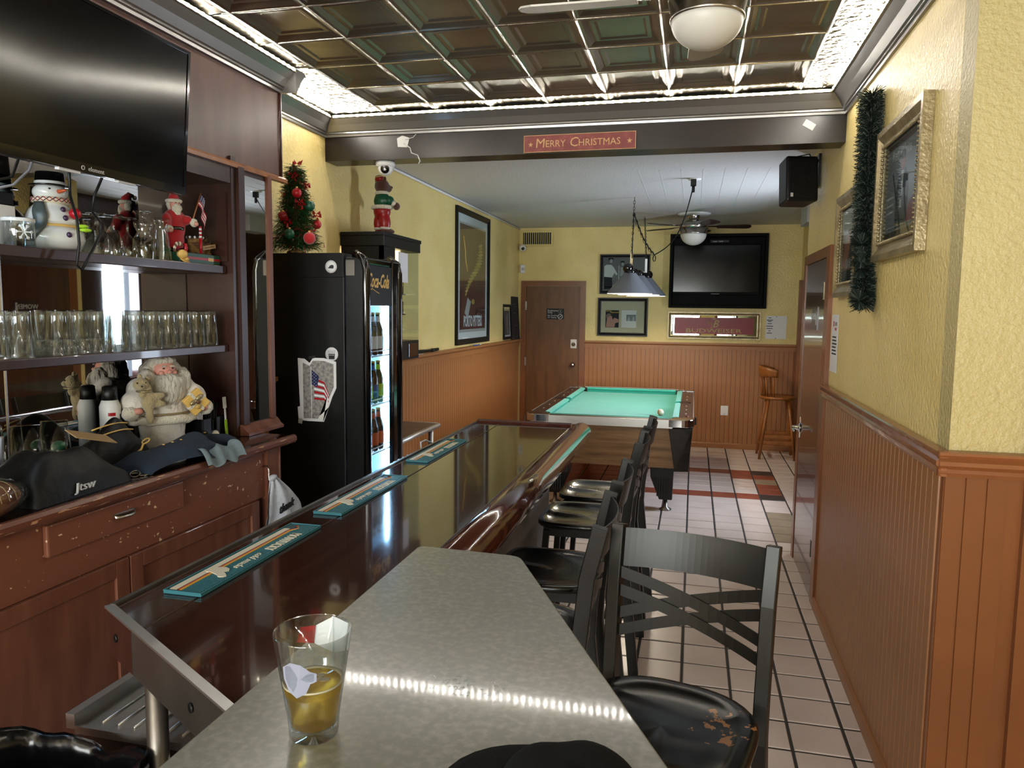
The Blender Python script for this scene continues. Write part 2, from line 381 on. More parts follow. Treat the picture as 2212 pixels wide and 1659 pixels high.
# ---- ceilings
ZC=2.86
ce=struct('ceiling',MB().box(-2.7,2.2,-3.2,4.45,ZC+.02,ZC+.12,'tin'))
b=MB(); b.box(.497,.80,2.3,4.42,ZC,ZC+.019,'tin_hammer'); b.box(.497,1.66,-3.1,2.3,ZC,ZC+.019,'tin_hammer')
struct('hammered_border',b,ce)
struct('hammered_border',MB().box(-2.27,-1.83,3.42,4.42,ZC,ZC+.019,'tin_hammer'),ce)
PX=.3325; PY=.346
def tin_tile():
    b=MB(); hx=PX/2-.006; hy=PY/2-.006
    def ring(s,z): return [(-hx*s,-hy*s,z),(hx*s,-hy*s,z),(hx*s,hy*s,z),(-hx*s,hy*s,z)]
    # coffer: outer lip, slope, first step, slope, raised field - seen from below
    rings=[(1,.0),(.93,.003),(.80,.016),(.74,.012),(.64,.012),(.58,.018)]
    vs_=[];fs=[]
    for s,z in rings: vs_+=ring(s,z)
    for i in range(len(rings)-1):
        for k in range(4):
            k2=(k+1)%4; fs.append((i*4+k2,i*4+k,(i+1)*4+k,(i+1)*4+k2))
    n=len(rings)-1; fs.append((n*4+3,n*4+2,n*4+1,n*4))
    return b.add(vs_,fs,'tin')
tt=None
for i in range(-1,7):
    for j in range(-17,5):
        x=-1.83+PX*(i+.5); y=3.10+PY*(j+.5)
        if i==-1 and j>0: continue
        M=Matrix.Translation((x,y,ZC-.004))@Matrix.Rotation(R(random.uniform(-.5,.5)),4,'X')@Matrix.Rotation(R(random.uniform(-.6,.6)),4,'Y')
        if tt is None: tt=struct('ceiling_tile',tin_tile(),ce); tt.matrix_local=M
        else: instance(tt,'ceiling_tile',ce,M)
bx=by=None
for i in range(0,8):
    M=Matrix.Translation((-1.83+PX*i,.7,ZC-.002))
    if bx is None: bx=struct('seam_bead',MB().cyl((0,-3.8,0),(0,3.8,0),.006,'tin_seam',seg=6),ce); bx.matrix_local=M
    else: instance(bx,'seam_bead',ce,M)
for j in range(-17,5):
    M=Matrix.Translation((-.66,3.10+PY*j,ZC-.002))
    if by is None: by=struct('seam_bead',MB().cyl((-1.2,0,0),(1.16,0,0),.006,'tin_seam',seg=6),ce); by.matrix_local=M
    else: instance(by,'seam_bead',ce,M)
cr=struct('ceiling.001',MB().box(-2.7,2.2,4.52,9.9,2.76,2.86,'ceil_white'))
b=MB()
for k in range(11):                                          # joints of the embossed panels by the right-hand side
    x=-.45+.16*k; b.box(x-.003,x+.003,5.9,9.67,2.7585,2.7605,'ceil_white')
struct('panel_batten',b,cr,kind='stuff')

# ---- walls
wl=struct('wall_left',MB().box(-2.45,-2.25,3.4,9.9,1.31,2.95,'yellow').box(-2.45,-2.25,-3.2,3.4,0,2.95,'yellow_smooth').box(-2.45,-2.25,3.4,9.9,0,1.31,'wains'))
wb=struct('wall_back',MB().box(-2.45,2.2,9.69,9.9,0,2.9,'yellow'))
wf=struct('wall_front',MB().box(-2.45,-2.2,-3.2,-3.0,0,2.95,'yellow_smooth').box(.2,.58,-3.2,-3.0,0,2.95,'yellow_smooth').box(1.42,2.2,-3.2,-3.0,0,2.95,'yellow_smooth')
   .box(-2.2,.2,-3.2,-3.0,0,.85,'yellow_smooth').box(-2.2,.2,-3.2,-3.0,2.35,2.95,'yellow_smooth').box(.58,1.42,-3.2,-3.0,2.1,2.95,'yellow_smooth'))
# right wall: short room-side wall with the door, its return, and the wall nearer the camera
b=MB(); b.box(.745,.90,2.551,4.56,0,2.95,'yellow').box(.745,.90,4.56,5.46,2.06,2.95,'yellow').box(.745,.90,5.46,5.57,0,2.95,'yellow')
wr=struct('wall_right',b)
struct('wall_right_return',MB().box(.745,2.1,2.435,2.55,0,2.95,'cream_wall'))
struct('wall_right_front',MB().box(1.66,1.8,-3.1,2.5,0,2.95,'cream_wall'))
b=MB(); b.box(.9,1.36,5.45,5.57,0,2.9,'yellow').box(1.24,1.36,9.2,9.7,0,2.9,'yellow').box(1.24,1.36,5.57,6.37,0,2.9,'mahog_dark').box(1.24,1.36,6.87,9.2,0,2.9,'mahog_dark').box(1.24,1.36,6.37,6.87,0,.95,'mahog_dark').box(1.24,1.36,6.37,6.87,2.15,2.9,'mahog_dark')
struct('wall_alcove',b)  # dark wood colour stands in for the darkness of an open doorway
# ---- windows that let the daylight in
def window(name,M,wd,ht,bars):
    b=MB(M)
    for x0,x1,z0,z1 in ((-wd/2,-wd/2+.05,0,ht),(wd/2-.05,wd/2,0,ht),(-wd/2+.05,wd/2-.05,0,.05),(-wd/2+.05,wd/2-.05,ht-.05,ht)): b.box(x0,x1,-.03,.03,z0,z1,'wains_dark')
    for k in range(bars):
        x=-wd/2+wd*(k+1)/(bars+1); b.box(x-.02,x+.02,-.025,.025,.05,ht-.05,'wains_dark')
    f=struct(name,b); struct('pane',MB(M).box(-wd/2+.05,wd/2-.05,-.004,.004,.05,ht-.05,'pane'),f)
window('window_1',Matrix.Translation((-1.0,-3.1,.85)),2.4,1.5,2)
window('window_2',Matrix(((0,0,1,1.30),(1,0,0,6.62),(0,1,0,.95),(0,0,0,1)))@Matrix.Rotation(R(90),4,'X'),.5,1.2,0)
d=struct('door_3',MB().box(.58,.66,-3.13,-3.07,0,2.1,'wains_dark').box(1.34,1.42,-3.13,-3.07,0,2.1,'wains_dark').box(.66,1.34,-3.13,-3.07,1.98,2.1,'wains_dark').box(.66,1.34,-3.13,-3.07,0,.2,'wains_dark'))
struct('pane',MB().box(.66,1.34,-3.105,-3.095,.2,1.98,'pane'),d)

# ---- beadboard wainscot: boards laid one by one
def boards(name,M,length,z1,pitch,m,skip=()):
    base=struct(name,MB(M).box(0,length,0,z1,-.004,.004,'grout' if False else 'wains_dark')); n=int(length/pitch); src=None
    for k in range(n):
        if any(a<=k*pitch<=b_ for a,b_ in skip): continue
        w_=pitch-.0028
        L=Matrix.Translation((0,0,0)); mm=M@Matrix.Translation((k*pitch+pitch/2,0,.004))
        if src is None:
            bb=MB().add([(-w_/2,0,0),(w_/2,0,0),(w_/2-.0015,0,.005),(-w_/2+.0015,0,.005),(-w_/2,z1,0),(w_/2,z1,0),(w_/2-.0015,z1,.005),(-w_/2+.0015,z1,.005)],
              [(3,2,6,7),(0,3,7,4),(2,1,5,6),(4,7,6,5),(0,1,2,3)],m); src=struct('beadboard',bb,base); src.matrix_local=mm
        else: instance(src,'beadboard',base,mm)
    return base
boards('wainscot_right',F((.742,4.50,0),(0,-1,0),(0,0,1)),2.06,1.24,.0565,'wains')
boards('wainscot_return',F((.735,2.432,0),(1,0,0),(0,0,1)),.225,1.24,.0565,'wains_dark')  # darker brown puts the unlit corner's shade into the boards
boards('wainscot_back',F((-1.36,9.688,0),(1,0,0),(0,0,1)),2.60,1.24,.0555,'wains')
boards('wainscot_left',F((-2.249,5.0,0),(0,1,0),(0,0,1)),4.69,1.24,.067,'wains')
RAIL=[(0,0),(.014,0),(.022,.012),(.016,.022),(.030,.034),(.030,.046),(.018,.056),(.024,.064),(.024,.072),(0,.076)]
def flat_rail(n,p0,p1,a,z,w_=.03,h=.085,m='wains'):
    struct(n,MB().sweep([(0,0),(.012,0),(.012,h*.55),(w_*.7,h*.62),(w_,h*.75),(w_,h),(0,h)],p0,p1,a,(0,0,1),m))
struct('trim_1',MB().sweep(RAIL,(.735,4.53,1.228),(.735,2.405,1.228),(-1,0,0),(0,0,1),'rail'))
struct('trim_2',MB().sweep(RAIL,(.712,2.424,1.228),(.945,2.424,1.228),(0,-1,0),(0,0,1),'rail'))
flat_rail('trim_3',(-1.36,9.68,1.235),(1.235,9.68,1.235),(0,-1,0),1.235)
flat_rail('trim_4',(-2.24,3.5,1.235),(-2.24,9.68,1.235),(1,0,0),1.235,.055,.09)
BASE=[(0,0),(.016,0),(.016,.055),(.008,.07),(0,.07)]
struct('baseboard_right',MB().sweep(BASE,(.735,4.50,.003),(.735,2.43,.003),(-1,0,0),(0,0,1),'wains'))
struct('baseboard_back',MB().sweep(BASE,(-1.36,9.681,.003),(1.235,9.681,.003),(0,-1,0),(0,0,1),'wains'))
struct('baseboard_left',MB().sweep(BASE,(-2.242,5,.003),(-2.242,9.68,.003),(1,0,0),(0,0,1),'wains'))
struct('trim_5',MB().box(.945,1.05,2.405,2.434,0,2.02,'wains_dark'))          # casing beside the return
struct('trim_6',MB().box(1.20,1.24,9.48,9.56,0,2.09,'wains_dark'))            # casing in the far right corner
struct('trim_7',MB().box(1.03,1.24,7.86,8.3,2.58,2.76,'ceil_white'))             # white duct box under the rear ceiling

# ---- beam with its crown, and crowns round the tin ceiling
struct('beam',MB().box(-2.25,.745,4.36,4.52,2.60,2.97,'beam'))
CROWN=[(0,0),(.012,0),(.014,.012),(.022,.016),(.022,.024),(.030,.028),(.052,.062),(.082,.092),(.092,.094),(.092,.106),(.08,.112),(0,.112)]
def crown(n,p0,p1,a): return struct(n,MB().sweep(CROWN,p0,p1,a,(0,0,1),'crown'))
ZK=2.742
crown('trim_8',(-2.25,4.36,ZK),(.745,4.36,ZK),(0,-1,0))
crown('trim_9',(.745,2.44,ZK),(.745,4.36,ZK),(-1,0,0))
crown('trim_10',(-2.25,3.44,ZK),(-2.25,4.36,ZK),(1,0,0))
crown('trim_11',(-2.01,-3.0,ZK),(-2.01,3.43,ZK),(1,0,0))
crown('trim_12',(-2.25,3.43,ZK),(-1.92,3.43,ZK),(0,1,0))
crown('trim_13',(.655,2.435,ZK),(1.66,2.435,ZK),(0,-1,0))
crown('trim_14',(1.66,-3.0,ZK),(1.66,2.435,ZK),(-1,0,0))
struct('soffit',MB().box(-2.25,-2.012,-3,3.43,2.742,2.858,'mahog_dark'))
def led(p0,p1,out,label):
    p0=Vector(p0);p1=Vector(p1);out=Vector(out); d=(p1-p0); L=d.length; d.normalize(); up=Vector((0,0,1))
    t=thing('led_strip',label,'light',p0,0,'LED strips round the tin ceiling')
    M=F(p0,d,up)
    obj('tape',MB().sweep([(0,-.007),(.002,-.007),(.002,.007),(0,.007)],p0,p1,out,up,'led_tape'),t)
    b=MB()
    n=int(L/.046)
    for k in range(n):
        c=p0+d*(.023+.046*k)+out*.0025; a=d*.0048; u=up*.0048; o=out*.003
        q=[c-a-u,c+a-u,c+a+u,c-a+u,c-a-u+o,c+a-u+o,c+a+u+o,c-a+u+o]
        b.add(q,[(0,1,5,4),(1,2,6,5),(2,3,7,6),(3,0,4,7),(4,5,6,7)],'led')
    obj('diodes',b,t,kind='stuff')
zl=ZK+.1
led((-2.15,4.266,zl),(.65,4.266,zl),(0,-1,0),'long row of white LEDs along the beam above the red sign')
led((.651,2.36,zl),(.651,4.26,zl),(-1,0,0),'row of white LEDs on the crown above the framed pictures at right')
led((-1.916,3.42,zl),(-1.916,-2.9,zl),(1,0,0),'row of white LEDs on the crown above the large television')
led((-2.156,3.53,zl),(-2.156,4.24,zl),(1,0,0),'short row of white LEDs on the crown above the tinsel tree')
led((1.566,-2.9,zl),(1.566,1.0,zl),(-1,0,0),'added unseen row of white LEDs beside the viewer at right, lighting the floor')  # strip added out of view to brighten the floor

# ---- door_1 in the back wall
b=MB(back_frame(0,0,9.69)); b.box(-2.21,-2.14,0,2.08,0,.03,'wains_dark').box(-1.43,-1.36,0,2.08,0,.03,'wains_dark').box(-2.14,-1.43,2.015,2.08,0,.03,'wains_dark')
d1=struct('door_1',b)
struct('leaf',MB(back_frame(0,0,9.69)).box(-2.138,-1.432,.01,2.012,0,.012,'door_wood'),d1)
sg=struct('sign_plate',MB(back_frame(0,0,9.676)).box(-1.87,-1.64,1.585,1.725,-.002,.003,'black_plastic'),d1)
M=back_frame(0,0,9.672)
text('Employees',.033,M@Matrix.Translation((-1.855,1.698,0)),'photo_lt',sg,align='LEFT'); text('Only',.033,M@Matrix.Translation((-1.855,1.672,0)),'photo_lt',sg,align='LEFT')
text('No Smoking',.028,M@Matrix.Translation((-1.855,1.635,0)),'photo_lt',sg,align='LEFT'); text('Or Vaping',.028,M@Matrix.Translation((-1.855,1.61,0)),'photo_lt',sg,align='LEFT')
b=MB(M); b.tube([(-1.688+.026*math.cos(a*.524),1.687+.026*math.sin(a*.524),0) for a in range(12)],.0022,'photo_md',6,closed=True); b.box(-1.692,-1.682,1.672,1.702,-.001,.001,'photo_md')
struct('person_symbol',b,sg)
b=MB(M); b.tube([(-1.688+.03*math.cos(a*.524),1.621+.03*math.sin(a*.524),0) for a in range(12)],.005,'photo_lt',6,closed=True); b.cyl((-1.708,1.601,0),(-1.668,1.641,0),.004,'photo_lt',seg=6); b.cyl((-1.708,1.641,0),(-1.668,1.601,0),.003,'photo_md',seg=6)
struct('no_smoking_symbol',b,sg)
b=MB(back_frame(0,0,9.678)); b.box(-1.545,-1.465,1.215,1.33,0,.012,'nickel').cyl((-1.505,1.265,.01),(-1.505,1.265,.024),.026,'chrome').box(-1.53,-1.475,1.26,1.27,.02,.032,'chrome'); struct('deadbolt',b,d1)
b=MB(F((-1.512,9.678,1.0),(1,0,0),(0,0,1))); b.lathe([(.03,0),(.03,.006),(.012,.012),(.012,.03),(.028,.042),(.031,.056),(.022,.068),(0,.072)],'nickel',seg=20); struct('knob',b,d1)
for z in (1.76,1.03,.25): struct('hinge',MB(back_frame(0,0,9.678)).box(-2.150,-2.132,z-.055,z+.055,0,.022,'nickel'),d1)

# ---- door_2 in the right wall
b=MB(right_frame(0,0,.745)); 
for a,c,z0,z1 in ((-4.615,-4.50,0,2.08),(-5.50,-5.42,0,2.08),(-5.42,-4.615,2.02,2.08)): b.box(a,c,z0,z1,0,.025,'wains_dark')
d2=struct('door_2',b)
struct('leaf',MB(right_frame(0,0,.745)).box(-5.416,-4.62,.012,2.015,0,.02,'door_red'),d2)
for z in (1.83,.30): struct('hinge',MB(right_frame(0,0,.735)).box(-4.70,-4.672,z-.05,z+.05,0,.012,'champagne' if z>1 else 'black_plastic'),d2)
lv=struct('lever_handle',MB(right_frame(-0,0,.724)).lathe([(.032,0),(.032,.008),(.016,.014),(.014,.05)],'chrome',c=(-5.36,.93,0),seg=20).tube([(-5.36,.93,.05),(-5.35,.93,.058),(-5.27,.928,.056),(-5.24,.926,.05)],.010,'chrome',8),d2)
struct('latch_plate',MB(right_frame(0,0,.725)).box(-5.414,-5.38,.86,1.0,0,.003,'chrome'),d2)
sg=struct('sign_plate',MB(right_frame(0,0,.725)).box(-5.06,-4.85,1.60,1.74,0,.004,'mahog_dark'),d2)
text('WOMEN',.055,right_frame(-0,0,.7195)@Matrix.Translation((-4.98,1.68,0)),'photo_lt',sg)
b=MB(right_frame(0,0,.720)); b.ell((-4.885,1.705,0),(.010,.010,.001),'photo_lt',8,6).prism([(-4.90,1.63),(-4.87,1.63),(-4.878,1.692),(-4.892,1.692)],-.001,.001,'photo_lt'); struct('person_symbol',b,sg)
# ================================================================== BAR COUNTER
bar=thing('bar_counter','long lacquered dark wood bar counter with a rounded red-brown edge','bar',(-.93,2.6,0))
obj('counter_top',MB().prism([(-1.075,1.262),(-.68,1.02),(-.662,1.02),(-.662,4.2),(-1.075,4.2)],1.0,1.04,'bar_wood'),bar,bevel=.003)
obj('border_board',MB().prism([(-1.215,1.348),(-1.078,1.264),(-1.078,4.2),(-1.215,4.2)],1.0,1.04,'bar_wood'),bar,bevel=.003)
prof=[(0,-.03),(0,.004),(.012,.006),(.02,.014),(.035,.02),(.055,.022),(.075,.016),(.092,.002),(.104,-.018),(.108,-.042),(.102,-.066),(.088,-.085),(.07,-.092),(.03,-.092),(.03,-.05)]
obj('arm_rail',MB().sweep(prof,(-.66,1.02,1.036),(-.66,4.27,1.036),(1,0,0),(0,0,1),'bar_rim',True),bar)
obj('end_edge',MB().sweep([(0,0),(.05,0),(.055,.03),(.05,.052),(.03,.058),(.01,.05),(0,.04)],(-1.22,4.205,1.0),(-.662,4.205,1.0),(0,1,0),(0,0,1),'bar_rim'),bar)
obj('back_lip',MB().box(-1.228,-1.216,1.35,4.26,.955,1.047,'steel_dk'),bar)
e0=Vector((-1.228,1.345,0)); e1=Vector((-.675,1.008,0)); ed=(e1-e0).normalized(); en=Vector((ed.y,-ed.x,0))
M=F(e0,ed,(0,0,1)); L=(e1-e0).length
fz=obj('end_fascia',MB(M).box(.0,L,.945,1.043,.0,.006,'steel_dk').box(0,L,1.041,1.046,-.012,.008,'steel'),bar)
obj('wood_end',MB(M).box(.004,.16,.947,1.04,.006,.0075,'mahog_dark'),bar)
for x in (.07,.46): obj('bolt',MB(M).lathe([(.009,0),(.009,.003),(.004,.004),(0,.002)],'black_plastic',c=(x,.995,.0075),seg=10),bar)
obj('front_panel',MB().box(-.80,-.78,1.3,4.2,.004,.999,'grey_panel'),bar)
obj('end_panel',MB().box(-1.2,-.80,4.16,4.19,.004,.999,'grey_panel'),bar)
obj('steel_leg',MB().cyl((-1.055,1.275,.004),(-1.055,1.275,.999),.0215,'steel_dk',seg=16),bar)
# ---- bar mats
def bar_mat():
    t=thing('bar_mat','rubber bar mat','bar mat')
    obj('base',MB().box(-.05,.05,0,.57,0,.006,'teal'),t,local=True,bevel=.002)
    b=MB()
    for x0,x1 in ((-.05,-.046),(.046,.05)): b.box(x0,x1,0,.57,.006,.0095,'teal')
    for y0,y1 in ((0,.004),(.566,.57)): b.box(-.046,.046,y0,y1,.006,.0095,'teal')
    obj('rim',b,t,local=True)
    b=MB().box(-.046,.046,.004,.566,.006,.0064,'teal_dk')
    for i in range(9):
        for j in range(58):
            x=-.006+.0056*i; y=.012+.0095*j
            b.box(x-.0021,x+.0021,y-.0035,y+.0035,.0064,.0082,'teal')
    obj('grip_pimples',b,t,local=True,kind='stuff')
    b=MB().box(-.041,-.022,.012,.515,.0064,.0088,'creamprint'); obj('cream_band',b,t,local=True)
    b=MB()
    for x,m in ((-.0195,'maroonprint'),(-.0155,'orangeprint'),(-.0115,'yellowprint')):
        b.box(x-.0018,x+.0018,.012,.50,.0064,.0088,m); b.tube([(x,.498,.0075),(x+.013,.525,.0075),(x-.004,.55,.0075)],.0016,m,4)
    obj('coloured_stripes',b,t,local=True)
    hs=[(-.04,.14),(-.028,.128),(-.016,.13),(-.004,.124),(.008,.118),(.02,.106),(.03,.108),(.036,.116),(.03,.124),(.022,.132),(.012,.138),(.02,.15),(.014,.162),(.0,.17),(-.014,.168),(-.024,.158),(-.036,.152)]
    obj('horse_head',MB().prism(hs[::-1],.0064,.0100,'creamprint'),t,local=True)
    return t
# the mat's lettering reads from the bartender's side
mats=[((-1.118,1.445),'teal bar mat with cream lettering nearest the viewer, at the cut end of the bar'),((-1.118,2.15),'teal bar mat in the middle of the row of three on the bar'),((-1.140,3.01),'teal bar mat farthest from the viewer, near the bar\'s far end')]
for (x,y),lab in mats:
    t=bar_mat(); t['label']=lab; t['group']='rubber bar mats along the bar'
    M0=Matrix.Translation((x,y,1.0405)); t.matrix_world=M0; WM[t]=M0
    text('MONTUCKY',.042,M0@F((.022,.40,.0084),(0,-1,0),(1,0,0)),'creamprint',t,sx=.66,ext=.001,bold=.0006)
    text('cold snacks',.030,M0@F((.022,.235,.0084),(0,-1,0),(1,0,0)),'creamprint',t,sx=.85,ext=.001,shear=.35)
# ---- white-capped bottles in a rail behind the bar
t=thing('bottle_rail','steel bottle rail hung behind the bar beyond the middle mat','rack',(-1.29,3.3,.80))
obj('tray',MB().box(-1.36,-1.232,2.99,3.64,.80,.812,'steel_dk').box(-1.36,-1.352,2.99,3.64,.812,.90,'steel_dk').box(-1.24,-1.2325,2.99,3.64,.812,.99,'steel_dk'),t)
obj('wire_handle',MB().tube([(-1.26,3.40,.9),(-1.27,3.41,1.02),(-1.29,3.46,1.045),(-1.29,3.53,1.045),(-1.27,3.58,1.02),(-1.26,3.585,.9)],.004,'steel',6),t)
bt=thing('capped_bottle','white-capped dark bottle in the rail behind the bar, nearest the viewer','bottle',(0,0,0),0,'white-capped bottles in the rail')
obj('body',MB().lathe([(.014,0),(.015,.005),(.015,.12),(.008,.15),(.008,.175)],'bottle_brown',seg=12),bt,local=True)
obj('cap',MB().lathe([(.0115,.172),(.0115,.192),(.0,.194)],'white',seg=12),bt,local=True)
first=True
for j in range(6):
    for i in range(2 if j not in (0,) else 1):
        M=Matrix.Translation((-1.268-.036*i,3.06+.055*j,.812))
        if first: bt.matrix_world=M; WM[bt]=M; first=False
        else: dup(bt,M,'white-capped dark bottle in the rail behind the bar, %s from the viewer, %s row'%(ORD[j],('bar-side','outer')[i]))
# ---- stainless drainboard and the bin under the bar's cut end
t=thing('drainboard','ribbed stainless drainboard below the cut end of the bar','drainboard',(-1.05,1.8,0))
b=MB().box(-1.33,-.84,1.345,2.3,.745,.75,'steel').box(-1.345,-1.322,1.335,2.3,.75,.785,'steel').box(-1.322,-.84,1.335,1.345,.74,.758,'steel').box(-1.33,-.84,1.347,1.36,.70,.744,'steel_dk')
obj('tray',b,t)
b=MB()
for row,y0 in ((0,1.37),(1,1.55)):
    for k in range(9):
        x=-1.28+.042*k; b.tube([(x,y0,.751),(x,y0+.15,.751)],.0045,'steel',6)
obj('rib',b,t,kind='stuff')
for x,y in ((-1.31,1.37),(-1.31,2.28),(-.86,2.28)): obj('leg',MB().cyl((x,y,.004),(x,y,.745),.015,'steel',seg=10),t)
t=thing('waste_bin','black bin with a crumpled liner under the cut end of the bar','bin',(-1.24,1.12,0))
obj('bin',MB().lathe([(.10,.004),(.13,.72),(.125,.72),(.095,.02)],'black_plastic',c=(-1.24,1.12,0),seg=24,cap=False),t)
def liner(u,v):
    a=2*math.pi*u; f=1+.035*math.sin(9*a)+.025*math.sin(17*a+1); 
    prof=[(.145,.30),(.146,.74),(.15,.79),(.165,.80),(.168,.74),(.166,.64)]; k=v*5; i=min(int(k),4); q=k-i
    r=prof[i][0]*(1-q)+prof[i+1][0]*q; z=prof[i][1]*(1-q)+prof[i+1][1]*q
    z+=.016*max(0,z-.7)/.1*(math.sin(3*a+.4)+.5*math.sin(8*a))
    k=(abs(math.cos(a))**3+abs(math.sin(a))**3)**(-1/3); return (-1.215+1.2*k*r*f*math.cos(a),1.115+.92*k*r*f*math.sin(a),z-.01)
obj('liner',MB().grid(liner,60,10,'blackbag'),t)

# ================================================================== GREY TABLE with the beer and the cap
tb=thing('pub_table','grey stone-pattern laminate table in the foreground beside the bar','table',(-.35,.6,0))
poly=[(-.672,-.35),(.26,-.35),(.26,.42),(-.388,1.752),(-.396,1.766),(-.408,1.776),(-.424,1.781),(-.655,1.792),(-.667,1.787),(-.672,1.775)]
obj('top',MB().prism(poly,1.062,1.09,'laminate'),tb,bevel=.003)
obj('pedestal',MB().cyl((-.25,.5,.03),(-.25,.5,1.061),.045,'black_metal',seg=20),tb)
obj('base',MB().box(-.62,.12,.45,.55,.004,.03,'black_metal').box(-.30,-.20,.1,.9,.0045,.0305,'black_metal'),tb)
g=thing('pint_glass','half-full pint glass of amber beer on the grey table','glass',(-.512,.936,1.0905))
gp=[(.0,.0),(.033,.0),(.0345,.004),(.0365,.03),(.055,.152),(.0545,.1545),(.0525,.1535),(.0355,.038),(.033,.018),(.028,.014),(0,.013)]
obj('shell',MB().lathe(gp,'glass_thick',seg=40,cap=False),g,local=True)
obj('beer',MB().lathe([(0,.0145),(.027,.0155),(.032,.0195),(.0345,.038),(.0418,.078),(.0,.078)],'beer',seg=40,cap=False),g,local=True)
obj('foam_ring',MB().lathe([(.0385,.0782),(.0422,.0782),(.0428,.0812),(.0395,.0800),(.0385,.0782)],'foam',seg=40,cap=False),g,local=True)
b=MB()
for k in range(9): 
    a=random.uniform(0,6.28); r=random.uniform(0,.026); b.ell((r*math.cos(a)-.004,r*math.sin(a)+.004,.0785),(random.uniform(.003,.008),random.uniform(.003,.007),.0009),'foam',8,4)
obj('foam_patch',b,g,local=True)
def decal(name,m,pts,parent,off=.0006):
    """flat print wrapped on the tapering glass: points are (angle, height)"""
    b=MB(); vs_=[]
    for a,z in pts:
        r=.0365+(.055-.0365)*(z-.03)/.122+off; vs_.append((r*math.cos(a),r*math.sin(a),z))
    c=sum((Vector(v) for v in vs_),Vector())/len(vs_); n=len(vs_); rr=math.hypot(c.x,c.y); zz=c.z
    r=.0365+(.055-.0365)*(zz-.03)/.122+off; c=Vector((c.x/rr*r,c.y/rr*r,zz))
    return obj(name,b.add(vs_+[tuple(c)],[(k,(k+1)%n,n) for k in range(n)],m),parent,local=True)
A=lambda d:R(-90+d)
decal('printed_badge','badge',[(A(q+38),z) for q,z in ((-62,.118),(-45,.128),(-28,.126),(-14,.116),(-4,.112),(-4,.100),(-14,.097),(-22,.082),(-40,.074),(-56,.082),(-64,.10))],g)
decal('red_print','redprint',[(A(203),.138),(A(228),.138),(A(236),.118),(A(206),.112)],g,.0003)
decal('white_print','paper',[(A(140),.150),(A(175),.152),(A(203),.138),(A(206),.112),(A(170),.10),(A(140),.11)],g,.0003)
hat=thing('flat_cap','soft black cap lying on the grey table at the near edge','cap',(-.165,.86,1.09))
def dome(u,v):
    a=2*math.pi*u; r=.080*math.sin(v*math.pi/2); z=.074*max(0,math.cos(v*math.pi/2))**.75
    z-=.014*math.exp(-((math.cos(a)*r+.02)**2)/.0005)*(1-v)
    return (-.128+r*1.15*math.cos(a),.868+r*.95*math.sin(a),1.0915+max(0,z))
obj('crown',MB().grid(dome,32,12,'wool',flip=True),hat)
def brim(u,v):
    a=math.pi*(.45+1.1*u); r=.078+.07*v*math.sin(math.pi*min(.97,max(.03,u)))**.5; return (-.13+r*1.12*math.cos(a),.868+r*.92*math.sin(a),1.105-.007*v-.008*(2*u-1)**2)
b=MB().grid(brim,20,5,'wool'); o=obj('brim',b,hat); q=o.modifiers.new('t','SOLIDIFY'); q.thickness=.003
obj('seam',MB().tube([(-.128+.03*math.cos(k*.5),.83+.004*math.sin(k),1.155+.006*math.sin(k*.5)) for k in range(7)],.002,'wool',6),hat)
b=MB()
for k in range(46):
    a=random.uniform(0,6.283); q=random.random()**.6*.055; b.ell((-.345+1.3*q*math.cos(a),1.12+.6*q*math.sin(a),1.0903),(random.uniform(.001,.0045),random.uniform(.001,.004),.0009),'glass_thick',8,4)
meta(obj('water_drops',b,loc=(-.345,1.12,1.09),kind='stuff'),'scatter of spilt water drops on the grey table behind the pint glass','water')

